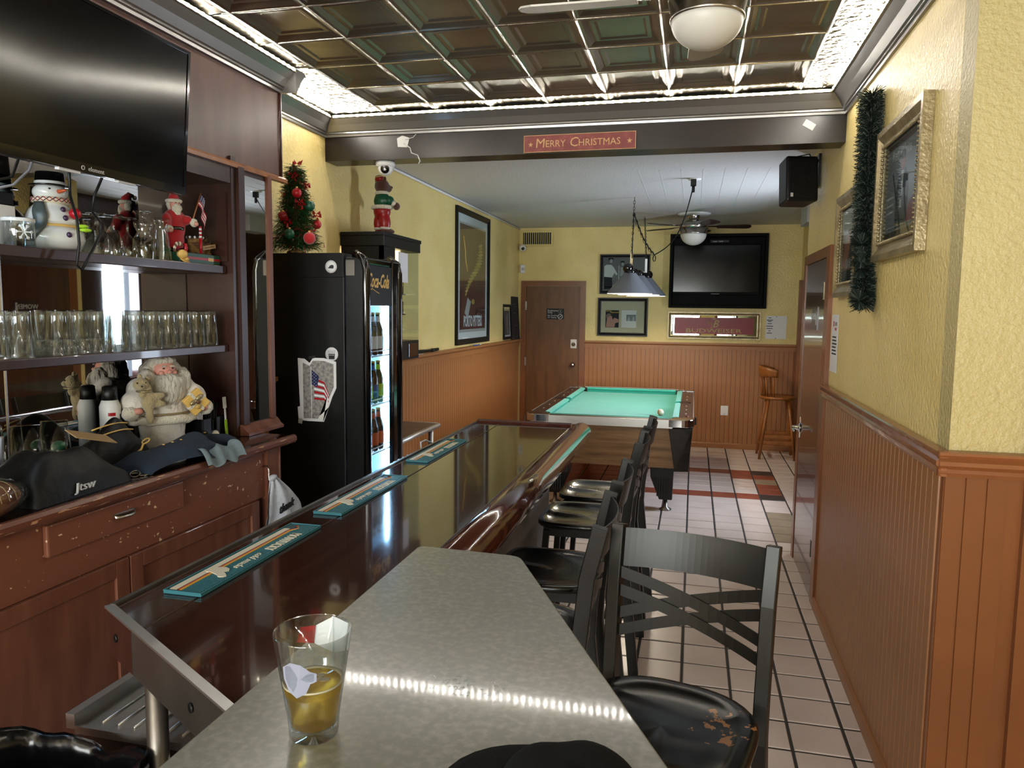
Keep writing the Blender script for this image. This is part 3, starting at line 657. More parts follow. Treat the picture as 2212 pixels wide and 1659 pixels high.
# ================================================================== BAR STOOLS
def bar_stool(worn=False):
    t=thing('bar_stool','stool','stool'); sm='black_seat_worn' if worn else 'black_seat'
    def seat(u,v):
        a=2*math.pi*u; ca,sa=math.cos(a),math.sin(a); n=5. if sa<0 else 2.6
        k=(abs(ca)**n+abs(sa)**n)**(-1/n)
        rings=[(.0,-.020),(.96,-.026),(1.,-.018),(1.,-.006),(.97,0),(.84,-.001),(.74,-.010),(.45,-.016),(.0,-.015)]
        q=v*8; i=min(int(q),7); f=q-i; r=rings[i][0]*(1-f)+rings[i+1][0]*f; z=rings[i][1]*(1-f)+rings[i+1][1]*f
        x=.225*k*ca*r; y=.22*k*sa*r
        if i>=5: z+=.012*math.exp(-(x/.03)**2)*max(0,min(1,(-y+.02)/.12))      # raised saddle ridge at the front
        return (x,y,.70+z)
    o=obj('seat',MB().grid(seat,48,16,sm),t,local=True)
    if worn: o.data.transform(Matrix.Translation((0,0,-.70))); o.location=(0,0,.70)
    obj('apron',MB().box(-.185,.185,-.18,-.165,.63,.675,'black_metal').box(-.185,.185,.165,.18,.63,.675,'black_metal').box(-.185,-.17,-.165,.165,.63,.675,'black_metal').box(.17,.185,-.165,.165,.63,.675,'black_metal'),t,local=True)
    for s in (-1,1):
        obj('back_post',MB().tube([(s*.215,.265,.005),(s*.205,.20,.60),(s*.205,.205,.70),(s*.207,.23,.95),(s*.21,.265,1.10)],0,'black_metal',sq=(.046,.036),up=(0,1,0)),t,local=True,bevel=.003)
        obj('front_leg',MB().tube([(s*.205,-.21,.005),(s*.178,-.165,.66)],0,'black_metal',sq=(.030,.030),up=(0,1,0)),t,local=True,bevel=.003)
        obj('side_stretcher',MB().tube([(s*.20,-.195,.23),(s*.209,.235,.28)],.009,'black_metal',8),t,local=True)
    obj('foot_rest',MB().tube([(-.198,-.195,.23),(.198,-.195,.23)],0,'black_metal',sq=(.028,.012),up=(0,0,1)),t,local=True)
    def bow(x): return .036*(1-(x/.2)**2)
    def rail(u,v): x=-.195+.39*u; return (x,.240+bow(x)+.022*v,.985+.105*v)
    o=obj('top_rail',MB().grid(rail,22,1,'black_metal',False),t,local=True); q=o.modifiers.new('t','SOLIDIFY'); q.thickness=.004
    for zl,zr,dy in ((.975,.855,0),(.925,.805,0),(.855,.975,.006),(.805,.925,.006)):
        def strip(u,v):
            x=-.198+.396*u; z=zl+(zr-zl)*u+.032*(v-.5); return (x,.222+.9*bow(x)+dy+.1*(z-.95),z)
        o=obj('cross_strip',MB().grid(strip,16,1,'black_metal',False),t,local=True); q=o.modifiers.new('t','SOLIDIFY'); q.thickness=.004
    return t
st=bar_stool(True); st['label']='black bar stool with a worn seat turned to face the viewer beside the grey table'; st['group']='black bar stools'
WM[st]=Matrix.Translation((-.045,1.80,0))@Matrix.Rotation(R(-14),4,'Z'); st.matrix_world=WM[st]
s2=bar_stool(); s2['group']='black bar stools'
labs=['black bar stool at the bar right behind the grey table\'s far corner','second black bar stool at the bar, its dark seat tucked under the counter','third black bar stool at the bar, its seat top catching lamplight','farthest black bar stool, at the bar end near the pool table']
pos=[(-.505,2.25,-88),(-.505,2.835,-90),(-.485,3.635,-90),(-.475,4.17,-91)]
for k,(x,y,a) in enumerate(pos):
    M=Matrix.Translation((x,y,0))@Matrix.Rotation(R(a),4,'Z')
    if k==0: s2.matrix_world=M; WM[s2]=M; s2['label']=labs[0]
    else: dup(s2,M,labs[k])

# ================================================================== POOL TABLE
pt=thing('pool_table','pool table with turquoise felt and rustic wood sides under the hanging lamp','pool table',(-.67,7.4,0))
x0,x1,y0,y1,zt=-1.355,.02,6.19,8.72,.825
obj('cabinet',MB().box(x0+.03,x1-.03,y0+.03,y1-.03,.42,.755,'rustic'),pt)
obj('slate_bed',MB().box(x0+.12,x1-.12,y0+.12,y1-.12,.755,.775,'green_felt'),pt)
for yy,n in ((y0,1),(y1,-1)):
    obj('end_rail',MB().box(x0+.15,x1-.15,min(yy,yy+n*.11),max(yy,yy+n*.11),.765,zt-.004,'rail_brown'),pt)
    obj('rail_trim',MB().box(x0+.16,x1-.16,min(yy-n*.008,yy),max(yy-n*.008,yy),.755,zt-.002,'steel'),pt)
for xx,n in ((x0,1),(x1,-1)):
    obj('side_rail',MB().box(min(xx,xx+n*.12),max(xx,xx+n*.12),y0+.16,y1-.16,.765,zt-.004,'rail_brown'),pt)
    obj('rail_trim',MB().box(min(xx-n*.008,xx),max(xx-n*.008,xx),y0+.17,y1-.17,.755,zt-.002,'steel'),pt)
def cushion(p0,p1,a): return MB().sweep([(0,0),(0,.045),(.012,.052),(.05,.048),(.058,.036),(.045,.02),(.04,0)],p0,p1,a,(0,0,1),'green_felt')
ym=(y0+y1)/2; zb=.775
for a,b_ in ((y0+.19,ym-.06),(ym+.06,y1-.19)):
    obj('cushion',cushion((x0+.115,a,zb),(x0+.115,b_,zb),(1,0,0)),pt); obj('cushion',cushion((x1-.115,a,zb),(x1-.115,b_,zb),(-1,0,0)),pt)
obj('cushion',cushion((x0+.19,y0+.105,zb),(x1-.19,y0+.105,zb),(0,1,0)),pt); obj('cushion',cushion((x0+.19,y1-.105,zb),(x1-.19,y1-.105,zb),(0,-1,0)),pt)
for cx_,sx in ((x0,1),(x1,-1)):
    for cy_,sy in ((y0,1),(y1,-1)):
        def arc(r,a0,a1,n,ox,oy): return [(cx_+sx*(ox+r*math.cos(a0+(a1-a0)*k/n)),cy_+sy*(oy+r*math.sin(a0+(a1-a0)*k/n))) for k in range(n+1)]
        outer=[(cx_+sx*.19,cy_-sy*.012)]+arc(.10,R(270),R(180),6,.088,.088)+[(cx_-sx*.012,cy_+sy*.19),(cx_+sx*.075,cy_+sy*.19)]+arc(.058,R(115),R(-25),8,.105,.105)[::1]+[(cx_+sx*.19,cy_+sy*.075)]
        if sx*sy>0: outer=outer[::-1]
        obj('corner_cap',MB().prism(outer,.765,zt+.003,'chrome'),pt,bevel=.004)
        obj('pocket',MB().lathe([(.057,.05),(.057,-.06),(.0,-.07)],'black_plastic',c=(cx_+sx*.105,cy_+sy*.105,.772),seg=20,cap=False),pt)
        # tapering black corner casting under the cap
        q=.19
        top=[(cx_+sx*.0,cy_+sy*.02),(cx_+sx*q,cy_+sy*.0),(cx_+sx*q,cy_+sy*.06),(cx_+sx*.06,cy_+sy*.06),(cx_+sx*.06,cy_+sy*q),(cx_+sx*.0,cy_+sy*q)]
        bot=[(cx_+sx*.024,cy_+sy*.03),(cx_+sx*(q-.055),cy_+sy*.012),(cx_+sx*(q-.055),cy_+sy*.06),(cx_+sx*.075,cy_+sy*.075),(cx_+sx*.075,cy_+sy*(q-.03)),(cx_+sx*.024,cy_+sy*(q-.03))]
        vs_=[(x,y,.755) for x,y in top]+[(x,y,.40) for x,y in bot]; n=6
        fs=[tuple(range(n)),tuple(range(2*n-1,n-1,-1))]+[(k,(k+1)%n,n+(k+1)%n,n+k) for k in range(n)]
        obj('corner_casting',MB().add(vs_,fs,'black_gloss'),pt,bevel=.006)
        lx=cx_+sx*.24; ly=cy_+sy*.30
        b=MB(); vs_=[]
        for z,hw,o in ((.42,.10,0),(.30,.095,.0),(.10,.055,-.035)):
            vs_+=[(lx-hw+sx*o,ly-hw,z),(lx+hw+sx*o,ly-hw,z),(lx+hw+sx*o,ly+hw,z),(lx-hw+sx*o,ly+hw,z)]
        fs=[(0,1,2,3),(11,10,9,8)]+[(4*i+k,4*i+4+k,4*i+4+(k+1)%4,4*i+(k+1)%4) for i in (0,1) for k in range(4)]
        lg=obj('leg',b.add(vs_,fs,'black_metal'),pt,bevel=.006)
        b=MB()
        for k in range(4): b.box(lx-.04+.02*k-sx*.0,lx-.03+.02*k,ly-.101,ly-.085,.14,.40,'black_metal')
        obj('flutes',b,lg)
        obj('levelling_foot',MB().lathe([(.052,.004),(.052,.012),(.02,.03),(.014,.10)],'steel_dk',c=(lx-sx*.035,ly,0),seg=18),lg)
for xx,n in ((x0,1),(x1,-1)):
    obj('side_pocket',MB().lathe([(.055,.05),(.055,-.03),(0,-.04)],'black_plastic',c=(xx+n*.075,ym,.775),seg=18,cap=False),pt)
    b=MB()
    for k in range(6): y=y0+.45+(.28*k if k<3 else .28*k+.25); b.lathe([(.007,0),(.006,.001),(0,.0012)],'white',c=(xx+n*.06,y,zt-.004),seg=8)
    obj('sight_dot',b,pt)
obj('chalk_holder',MB().box(x1+.004,x1+.03,6.55,6.62,.74,.80,'black_plastic'),pt)
obj('coin_knob',MB().lathe([(.018,0),(.016,.012),(0,.014)],'signred',c=(x1-.05,6.42,zt-.004),seg=14),pt)
bl=thing('pool_ball','white pool ball with a coloured stripe on the turquoise felt','ball',(-.262,6.80,.775))
obj('ball',MB().ell((0,0,.0295),.0295,'creamprint',24,14),bl,local=True)
obj('stripe',MB().lathe([(.0262,-.0135),(.0292,-.005),(.0298,0),(.0292,.005),(.0262,.0135)],'orangeprint',seg=24,cap=False),bl,local=True).matrix_local=Matrix.Translation((0,0,.0295))@Matrix.Rotation(R(70),4,'Y')@Matrix.Rotation(R(40),4,'X')
# ================================================================== BACK BAR
ZB=1.11
cb=thing('back_bar_cabinet','red-brown back bar cabinet with scuffed paint, one drawer and panelled doors','cabinet',(-2.0,1.4,0))
obj('carcass',MB().box(-2.245,-1.885,-.6,3.10,.004,1.075,'mahog_dark'),cb)
obj('countertop',MB().box(-2.245,-1.80,-.6,3.125,1.075,ZB,'counter'),cb)
obj('counter_lip',MB().sweep([(0,0),(.012,.002),(.02,.012),(.02,.026),(.012,.037),(0,.038)],(-1.80,-.6,1.074),(-1.80,3.135,1.074),(1,0,0),(0,0,1),'lip_scuffed'),cb)
obj('apron',MB().box(-1.885,-1.868,-.6,3.10,.845,1.073,'mahog_scuffed'),cb)
obj('bead',MB().box(-1.868,-1.858,-.6,3.10,1.045,1.058,'mahog'),cb)
dr=obj('drawer',MB().box(-1.868,-1.848,1.80,2.42,.945,1.045,'mahog_scuffed'),cb,bevel=.006)
b=MB(F((-1.848,2.11,1.0),(0,1,0),(0,0,1)))
def cup(u,v):
    a=math.pi*u; r=.045; x=-r*math.cos(a)*1.0; return (x,.012*math.cos(v*math.pi*.5)-.006,.002+.022*math.sin(v*math.pi/2)*math.sin(a))
b.grid(cup,16,6,'nickel'); b.box(-.048,.048,.006,.010,0,.003,'nickel')
o=obj('cup_handle',b,dr); q=o.modifiers.new('t','SOLIDIFY'); q.thickness=.002
def panel_door(ya,yb,z1,wd=.06):
    d=obj('door',MB().box(-1.884,-1.868,ya,yb,.06,z1,'mahog'),cb)
    f=MB().box(-1.868,-1.856,ya,ya+wd,.06,z1,'mahog').box(-1.868,-1.856,yb-wd,yb,.06,z1,'mahog').box(-1.868,-1.856,ya+wd,yb-wd,z1-.055,z1,'mahog').box(-1.868,-1.856,ya+wd,yb-wd,.06,.13,'mahog')
    obj('door_frame',f,d,bevel=.003)
panel_door(.95,2.135,.842); panel_door(2.142,2.935,.842); panel_door(-.3,.94,.842)
obj('end_post',MB().box(-1.885,-1.852,3.0,3.10,.004,1.072,'mahog'),cb)
obj('end_bead',MB().cyl((-1.862,3.10,.01),(-1.862,3.10,1.072),.014,'mahog',seg=10),cb)
obj('bag_hook',MB().tube([(-1.868,2.985,.985),(-1.845,2.985,.985),(-1.838,2.985,.972),(-1.838,2.985,.925),(-1.828,2.985,.915),(-1.818,2.985,.925)],.0035,'nickel',6),cb)

hu=thing('back_bar_hutch','dark mahogany back bar hutch with mirrors, two glass shelves and a panelled header','shelf unit',(-2.1,1.4,ZB))
src=None
for a,c in ((-.9,.2),(.21,2.045),(2.05,2.99)): obj('mirror_pane',MB().box(-2.246,-2.24,a,c,ZB+.03,2.30,'mirror'),hu)
for y in (.205,2.047): obj('mirror_stile',MB().box(-2.24,-2.237,y-.003,y+.003,ZB+.03,2.30,'nickel'),hu)
obj('bottom_rail',MB().box(-2.246,-2.225,-.6,2.995,ZB+.002,ZB+.03,'mahog_dark'),hu)
obj('upper_shelf',MB().box(-2.236,-2.03,-.6,2.99,1.845,1.88,'mahog_dark'),hu,bevel=.003)
obj('lower_shelf',MB().box(-2.236,-2.03,-.6,2.99,1.498,1.53,'mahog_dark'),hu,bevel=.003)
obj('side_panel',MB().box(-2.246,-2.0,2.995,3.03,ZB+.002,2.36,'mahog_dark').box(-2.24,-2.02,2.982,2.995,1.90,2.20,'mahog_dark'),hu)
obj('top_board',MB().box(-2.246,-2.0,-.6,2.99,2.24,2.33,'mahog_dark'),hu)
obj('column',MB().box(-2.246,-2.0,3.03,3.31,ZB+.002,2.33,'mahog_dark'),hu)
obj('mirror_strip',MB().box(-2.0,-1.994,3.075,3.268,1.165,2.29,'mirror'),hu)
obj('strip_moulding',MB().box(-2.0,-1.985,3.268,3.30,1.16,2.32,'mahog').box(-2.0,-1.985,3.03,3.075,1.16,2.32,'mahog_dark'),hu)
obj('plinth',MB().sweep([(0,0),(.045,0),(.045,.012),(.03,.022),(.018,.04),(.008,.05),(0,.05)],(-2.0,3.02,ZB+.002),(-2.0,3.32,ZB+.002),(1,0,0),(0,0,1),'mahog'),hu)
obj('header_panel',MB().box(-2.246,-2.012,-.6,3.43,2.33,2.741,'mahog_header'),hu)
obj('header_end_bead',MB().cyl((-2.014,3.428,2.34),(-2.014,3.428,2.74),.012,'mahog_dark',seg=10),hu)
obj('header_moulding',MB().sweep([(0,0),(.026,0),(.026,.016),(.012,.028),(0,.03)],(-2.012,-.6,2.312),(-2.012,3.45,2.312),(1,0,0),(0,0,1),'oak'),hu)
# ---- television on the header
tv=thing('television','large black television tilted down from the back bar header','television',(-1.85,2.0,2.35))
M=F((-1.818,2.0,2.358),(0,1,0),(.078,0,1))
obj('housing',MB(M).box(-.463,.463,-.253,.253,-.035,-.004,'black_plastic'),tv,bevel=.004)
obj('bezel',MB(M).box(-.463,-.451,-.253,.253,-.004,.003,'black_gloss').box(.451,.463,-.253,.253,-.004,.003,'black_gloss').box(-.451,.451,.243,.253,-.004,.003,'black_gloss').box(-.451,.451,-.253,-.225,-.004,.003,'black_gloss'),tv)
obj('screen',MB(M).box(-.451,.451,-.225,.243,-.004,.0,'screen'),tv)
text('element',.020,M@Matrix.Translation((.035,-.240,.0035)),'photo_lt',tv)
b=MB(M@Matrix.Translation((-.018,-.240,.0035))); b.tube([(.006*math.cos(a*.785),.006*math.sin(a*.785),0) for a in range(8)],.0016,'photo_lt',5,closed=True); obj('brand_mark',b,tv)
obj('ir_strip',MB(M).box(-.10,-.02,-.260,-.252,-.02,-.004,'white_plastic'),tv); obj('vent_strip',MB(M).box(.14,.22,-.258,-.252,-.02,-.006,'white_plastic'),tv)
obj('wall_bracket',MB().box(-2.01,-1.875,1.92,2.08,2.36,2.44,'black_metal'),tv)
tag=lambda o,l,c,g=None: meta(o,l,c,g)
tag(obj('power_cable',MB().tube([(-1.93,2.03,2.14),(-1.96,2.06,2.05),(-1.975,2.10,1.98),(-1.975,2.105,1.90),(-1.97,2.085,1.83),(-1.965,2.10,1.815),(-1.965,2.14,1.87),(-1.965,2.19,1.945),(-1.965,2.19,1.98),(-1.96,2.15,2.01),(-1.95,2.15,2.06),(-1.93,2.17,2.13)],.0045,'black_plastic',8),loc=(-1.96,2.1,1.815)),'black cable looping down below the television over the shelf edge','cable')
tag(obj('signal_cable',MB().tube([(-1.93,1.70,2.13),(-1.95,1.74,2.07),(-1.96,1.80,2.055),(-1.95,1.84,2.07),(-1.93,1.85,2.13)],.004,'black_plastic',8),loc=(-1.95,1.78,2.06)),'short black cable sagging under the television\'s left end','cable')
tag(obj('grey_cable',MB().tube([(-1.93,1.90,2.14),(-1.95,1.90,2.10),(-1.97,1.86,2.05),(-1.98,1.80,2.03)],.004,'photo_md',8),loc=(-1.95,1.86,2.06)),'grey cable curving from the television towards the white jar','cable')
ul=thing('shelf_lamp','small lit lamp under the header at the left end of the upper shelf','lamp',(-2.12,1.45,2.20))
obj('housing',MB().box(-2.15,-2.06,1.1,1.72,2.205,2.238,'white'),ul); obj('tube',MB().cyl((-2.105,1.12,2.195),(-2.105,1.70,2.195),.009,'cool_lamp',seg=8),ul)

# ---- upper shelf
ZU=1.881
def put(o,x,y,z,rz=0): WM[o]=Matrix.Translation((x,y,z))@Matrix.Rotation(R(rz),4,'Z'); o.matrix_world=WM[o]; return o
s=thing('snowman_jar','pearly snowman cookie jar with a black top hat on the upper shelf','jar')
# local: faces +x
obj('lower_body',MB().lathe([(.05,0),(.088,.012),(.102,.045),(.098,.075),(.086,.092)],'pearl',seg=28),s,local=True)
obj('gold_band',MB().lathe([(.086,.092),(.088,.094),(.088,.099),(.084,.101)],'gold',seg=28,cap=False),s,local=True)
obj('upper_body',MB().lathe([(.084,.101),(.085,.12),(.072,.155),(.052,.178),(.046,.186)],'pearl',seg=28),s,local=True)
obj('scarf',MB().lathe([(.046,.183),(.060,.188),(.060,.204),(.046,.208)],'creamprint',seg=28,cap=False),s,local=True)
b=MB()
for k in range(20):
    a=k*math.pi/10; b.cyl((.0605*math.cos(a),.0605*math.sin(a),.188),(.0605*math.cos(a+.31),.0605*math.sin(a+.31),.204),.0016,'purple',seg=4); b.cyl((.0605*math.cos(a+.31),.0605*math.sin(a+.31),.188),(.0605*math.cos(a),.0605*math.sin(a),.204),.0016,'redprint',seg=4)
obj('lattice_trim',b,s,local=True)
def tailfn(u,v):
    z=.185-.155*u; a=R(-50)+.25*math.sin(u*3.6)+(v-.5)*.55*(1-.35*u); r=[.0985,.1025,.1015,.098,.088,.087,.0865,.082,.073,.061,.056][min(10,int(max(0,z-.03)/.0155))]+.008
    return (r*math.cos(a),r*math.sin(a),z)
o=obj('scarf_tail',MB().grid(tailfn,12,3,'scarf'),s,local=True); q=o.modifiers.new('t','SOLIDIFY'); q.thickness=.006
hd=obj('head',MB().ell((0,0,.226),(.052,.055,.040),'pearl',24,14),s,local=True)
obj('nose',MB().cyl((.045,.012,.228),(.080,.026,.232),.009,'carrot',r1=.003,seg=10),hd,local=True)
obj('eye',MB().ell((.046,-.014,.236),.0045,'ink',8,6).ell((.042,.032,.236),.0045,'ink',8,6),hd,local=True)
ht=obj('top_hat',MB().lathe([(.062,.250),(.064,.254),(.047,.258),(.044,.300),(.042,.304),(0,.305)],'black_gloss',seg=28),s,local=True)
obj('hat_band',MB().lathe([(.048,.257),(.048,.268),(.045,.269)],'pearl',seg=28,cap=False),ht,local=True)
for z,r in ((.06,.1015),(.125,.0845),(.158,.0715)): obj('button',MB().ell((r*math.cos(.25),r*math.sin(.25),z),(.008,.009,.011),'purple',12,8),s,local=True)
obj('red_mitten',MB().ell((.066,.055,.146),(.024,.020,.022),'redprint',12,8),s,local=True)
obj('holly',MB().ell((.062,.078,.10),(.012,.02,.008),'neon_green',10,6).ell((.07,.085,.085),(.012,.02,.008),'neon_green',10,6),s,local=True)
put(s,-2.13,2.155,ZU,-30); s.matrix_world=WM[s]@Matrix.Diagonal((.97,.98,.86,1))
j=thing('snowflake_jar','clear snowflake-patterned glass jar at the left end of the upper shelf','jar')
obj('shell',MB().lathe([(.043,0),(.046,.004),(.046,.085),(.044,.09),(.042,.085),(.042,.006),(0,.006)],'glass_thick',seg=24),j,local=True)
b=MB(F((.0465,0,.045),(0,1,0),(0,0,1)))
for k in range(6):
    a=k*math.pi/3; b.cyl((0,0,0),(.026*math.cos(a),.026*math.sin(a),0),.0022,'pearl',seg=5)
    for e in (-.5,.5): b.cyl((.015*math.cos(a),.015*math.sin(a),0),(.015*math.cos(a)+.009*math.cos(a+e),.015*math.sin(a)+.009*math.sin(a+e),0),.0018,'pearl',seg=5)
obj('snowflake',b,j,local=True); obj('rim_band',MB().lathe([(.0465,.078),(.0475,.080),(.0475,.087),(.0465,.089)],'pearl',seg=24,cap=False),j,local=True)
put(j,-2.09,1.985,ZU,-25)
tag(obj('set_top_box',MB().box(-2.235,-2.14,1.70,2.02,2.015,2.055,'black_plastic'),loc=(-2.15,1.86,2.015),bevel=.003),'black set-top box on a white carton at the left end of the upper shelf','box')
tag(obj('carton',MB().box(-2.235,-2.14,1.68,2.025,ZU,2.014,'white'),loc=(-2.15,1.85,ZU),bevel=.002),'white carton under the set-top box, behind the snowflake jar','box')
def glassware(name,label,prof,cat='glass',group=None,seg=16,m='glass'):
    return tag(obj(name,MB().lathe(prof,m,seg=seg,cap=False),loc=(0,0,0)),label,cat,group)
def setg(o,x,y,z): M=Matrix.Translation((x,y,z)); o.matrix_world=M; WM[o]=M; return o
marg=[(.042,0),(.04,.004),(.03,.05),(.012,.075),(.006,.09),(.006,.13),(.03,.155),(.031,.16),(0,.162)]
setg(glassware('goblet','clear upturned goblet between the snowman and the row of stemmed glasses','a' and [(.052,0),(.05,.02),(.035,.075),(.008,.095),(.006,.13),(.034,.142),(.034,.146),(0,.147)],m='glass_thick'),-2.09,2.31,ZU)
wine=[(.036,0),(.038,.02),(.03,.06),(.008,.085),(.0045,.095),(.0045,.135),(.033,.143),(.033,.147),(0,.148)]
wg=glassware('wine_glass','upturned stemmed glass on the upper shelf\'s edge, beside the goblet','a' and wine,group='upturned stemmed glasses on the upper shelf',m='glass_thick'); setg(wg,-2.085,2.385,ZU)
for x,y,q in ((-2.085,2.455,'edge, beside the hurricane glass'),(-2.16,2.35,'back, behind the goblet'),(-2.16,2.43,'back, behind the stemmed glasses')): dup(wg,Matrix.Translation((x,y,ZU)),'upturned stemmed glass on the upper shelf\'s '+q)
setg(glassware('hurricane_glass','tall clear upturned hurricane glass on the upper shelf','a' and [(.038,0),(.041,.03),(.038,.075),(.022,.10),(.034,.125),(.036,.14),(.012,.150),(.01,.165),(.034,.176),(.034,.181),(0,.182)],m='glass_thick'),-2.08,2.535,ZU)
pg=thing('pilsner_glass','upturned pilsner glass with green lettering on the upper shelf','glass')
obj('shell',MB().lathe([(.036,0),(.034,.03),(.024,.12),(.022,.135),(.030,.15),(.031,.165),(0,.166)],'glass_thick',seg=20,cap=False),pg,local=True)
text('OSC',.018,F((.0335,0,.04),(0,1,0),(0,0,1)),'tinsel',pg)
put(pg,-2.075,2.63,ZU,-15)
bx_=thing('gift_box','flat dark green box with a red stripe and gold label under the Santa','box')
obj('box',MB().box(-.05,.05,-.135,.135,0,.042,'green_satin'),bx_,local=True,bevel=.002); obj('red_stripe',MB().box(.0501,.0512,-.135,.135,.016,.026,'redprint'),bx_,local=True); obj('label',MB().box(.0512,.0522,.05,.085,.014,.028,'gold'),bx_,local=True)
put(bx_,-2.105,2.845,ZU)
tk=thing('turkey_figure','small gold turkey figurine at the shelf edge in front of the Santa','figurine')
obj('body',MB().ell((0,0,.03),(.018,.026,.02),'gold',14,8,noise=.08).ell((0,.02,.012),(.012,.02,.01),'gold',10,6),tk,local=True)
obj('neck_head',MB().tube([(0,.018,.04),(.0,.026,.06),(.0,.018,.075),(0,.026,.074)],[.009,.007,.008,.004],'redprint',8),tk,local=True)
b=MB()
for k in range(7):
    a=R(60+20*k); b.ell((0,-.018+.028*math.cos(a),.045+.028*math.sin(a)),(.004,.009,.009),'creamprint' if k%2 else 'postbrown',8,6)
obj('tail_feathers',b,tk,local=True); obj('feet',MB().tube([(0,.0,.012),(.004,.02,.002),(.004,.04,.001)],.003,'gold',6).tube([(0,-.01,.012),(.01,.0,.002),(.012,.02,.001)],.003,'gold',6),tk,local=True)
put(tk,-2.045,2.712,ZU,0)
# standing Santa doll holding a flag (faces the room and slightly right)
sa=thing('santa_doll','red-suited Santa doll holding a flag, standing on the green box','doll')
o=obj('coat',MB().ell((0,0,.10),(.036,.045,.06),'red').ell((0,0,.145),(.032,.044,.035),'red').ell((.02,.045,.135),(.03,.018,.02),'red').ell((.02,-.048,.13),(.022,.018,.028),'red').ell((.03,-.05,.105),(.018,.016,.02),'red').ell((0,0,.05),(.03,.04,.05),'red'),sa,local=True,rm=.005)
obj('cuff',MB().ell((.045,.06,.125),(.012,.018,.018),'fur_white',12,8,noise=.06).ell((.042,-.052,.092),(.014,.018,.014),'fur_white',12,8,noise=.06),sa,local=True)
obj('belt',MB().lathe([(.037,.09),(.0385,.092),(.0385,.102),(.037,.104)],'black_gloss',seg=20,cap=False).ell((0,0,.097),(.036,.044,.008),'black_gloss',16,6),sa,local=True)
obj('hand',MB().ell((.056,.064,.12),(.009,.010,.010),'skin',10,8).ell((.054,-.052,.085),(.009,.010,.010),'skin',10,8),sa,local=True)
hd=obj('head',MB().ell((.006,0,.195),(.022,.022,.026),'skin',16,10),sa,local=True)
obj('nose',MB().ell((.028,0,.195),.004,'skin',8,6),hd,local=True); obj('eye',MB().ell((.026,-.008,.202),.0024,'ink',6,5).ell((.026,.008,.202),.0024,'ink',6,5),hd,local=True)
bd=obj('beard',MB().ell((.02,0,.178),(.016,.022,.022),'fur_white',14,8,noise=.1).ell((.02,0,.16),(.013,.017,.018),'fur_white',12,8,noise=.1),sa,local=True)
obj('hair',MB().ell((-.008,0,.195),(.020,.027,.026),'fur_white',14,8,noise=.08),sa,local=True)
obj('hat',MB().tube([(0,0,.208),(0,0,.225),(-.01,.006,.242),(-.022,.016,.238)],[.025,.021,.013,.007],'red',14),sa,local=True); obj('hat_fur',MB().tube([(.026*math.cos(a*.42),.026*math.sin(a*.42),.210) for a in range(15)],.008,'fur_white',8,closed=True).ell((-.026,.02,.232),.009,'fur_white',10,8,noise=.1),sa,local=True)
obj('boot',MB().ell((.012,.02,.008),(.022,.013,.012),'black_gloss',12,8).ell((.012,-.02,.008),(.022,.013,.012),'black_gloss',12,8),sa,local=True)
put(sa,-2.125,2.775,ZU+.044,-20)
fg=thing('toy_flag','small American flag on a stick in the Santa doll\'s hand','flag')
obj('stick',MB().cyl((0,0,0),(.0,.065,.135),.0028,'oak',seg=8),fg,local=True)
def flagpt(u,v,o=0):            # u along the fly (down), v along the hoist
    return Vector((.008*math.sin(u*9)+o, .062+.035*u-.022*v*(1-.3*u)+.012*math.sin(u*4), .13-.105*u-.045*v))
b=MB()
for k in range(7):
    b.grid(lambda u,v,k=k: flagpt(u,(k+v)/7),12,1,'redprint' if k%2==0 else 'paper')
o=obj('stripes',b,fg,local=True); q=o.modifiers.new('t','SOLIDIFY'); q.thickness=.001
obj('canton',MB().grid(lambda u,v: flagpt(u*.42,v*.57,.0016),6,3,'navy').grid(lambda u,v: flagpt(u*.42,v*.57,-.0016),6,3,'navy'),fg,local=True)
b=MB()
for i in range(5):
    for k in range(4): b.ell(flagpt(.05+.08*i,.08+.13*k,.0022),.0016,'paper',5,4)
obj('stars',b,fg,local=True)
put(fg,-2.066,2.808,ZU+.165,0)
bk=thing('basket','brown woven basket with checked trim and a red candy-cane post beside the Santa','basket')
b=MB()
for k in range(6): b.lathe([(.03,.011*k),(.034,.011*k+.0055),(.03,.011*k+.011)],'basket',seg=20,cap=False)
b.lathe([(.0,.002),(.03,.002)],'basket',seg=20,cap=False)
obj('weave',b,bk,local=True); 
b=MB()
for k in range(20): a=k*math.pi/10; b.ell((.033*math.cos(a),.033*math.sin(a),.068),.0055,'paper' if k%2 else 'ink',6,5)
obj('checked_trim',b,bk,local=True)
b=MB().cyl((.036,-.012,0),(.036,-.012,.058),.0055,'redprint',seg=10)
for k in range(7): b.cyl((.036,-.012,.058+.008*k),(.036,-.012,.066+.008*k),.0055,'paper' if k%2 else 'redprint',seg=10)
obj('candy_post',b,bk,local=True)
put(bk,-2.095,2.865,ZU+.044,0)
bt=thing('boat_basket','dark woven boat with a gold banner at the right end of the upper shelf','basket')
def hull(u,v):
    y=-.05+.10*u; w=.028*math.sin(math.pi*min(max(u,.04),.96))**.5; z=.005+.04*v+.03*(u**3)*v; a=(v)
    return (w*(.5+.5*v),y,z)
b=MB().grid(hull,12,5,'basket').grid(lambda u,v: (-hull(u,v)[0],hull(u,v)[1],hull(u,v)[2]),12,5,'basket',flip=True); b.box(-.014,.014,-.045,.045,0,.008,'basket').box(-.02,.02,-.04,.04,.03,.036,'postbrown')
obj('hull',b,bt,local=True)
bn=obj('banner',MB(F((.034,0,.032),(0,1,.18),(0,-.18,1))).box(-.046,.046,-.009,.009,0,.002,'tan'),bt,local=True); text("Season's Greet",.011,F((.0365,0,.032),(0,1,.18),(0,-.18,1)),'postbrown',bn,ext=.0003)
put(bt,-2.10,2.92,ZU+.044,0)

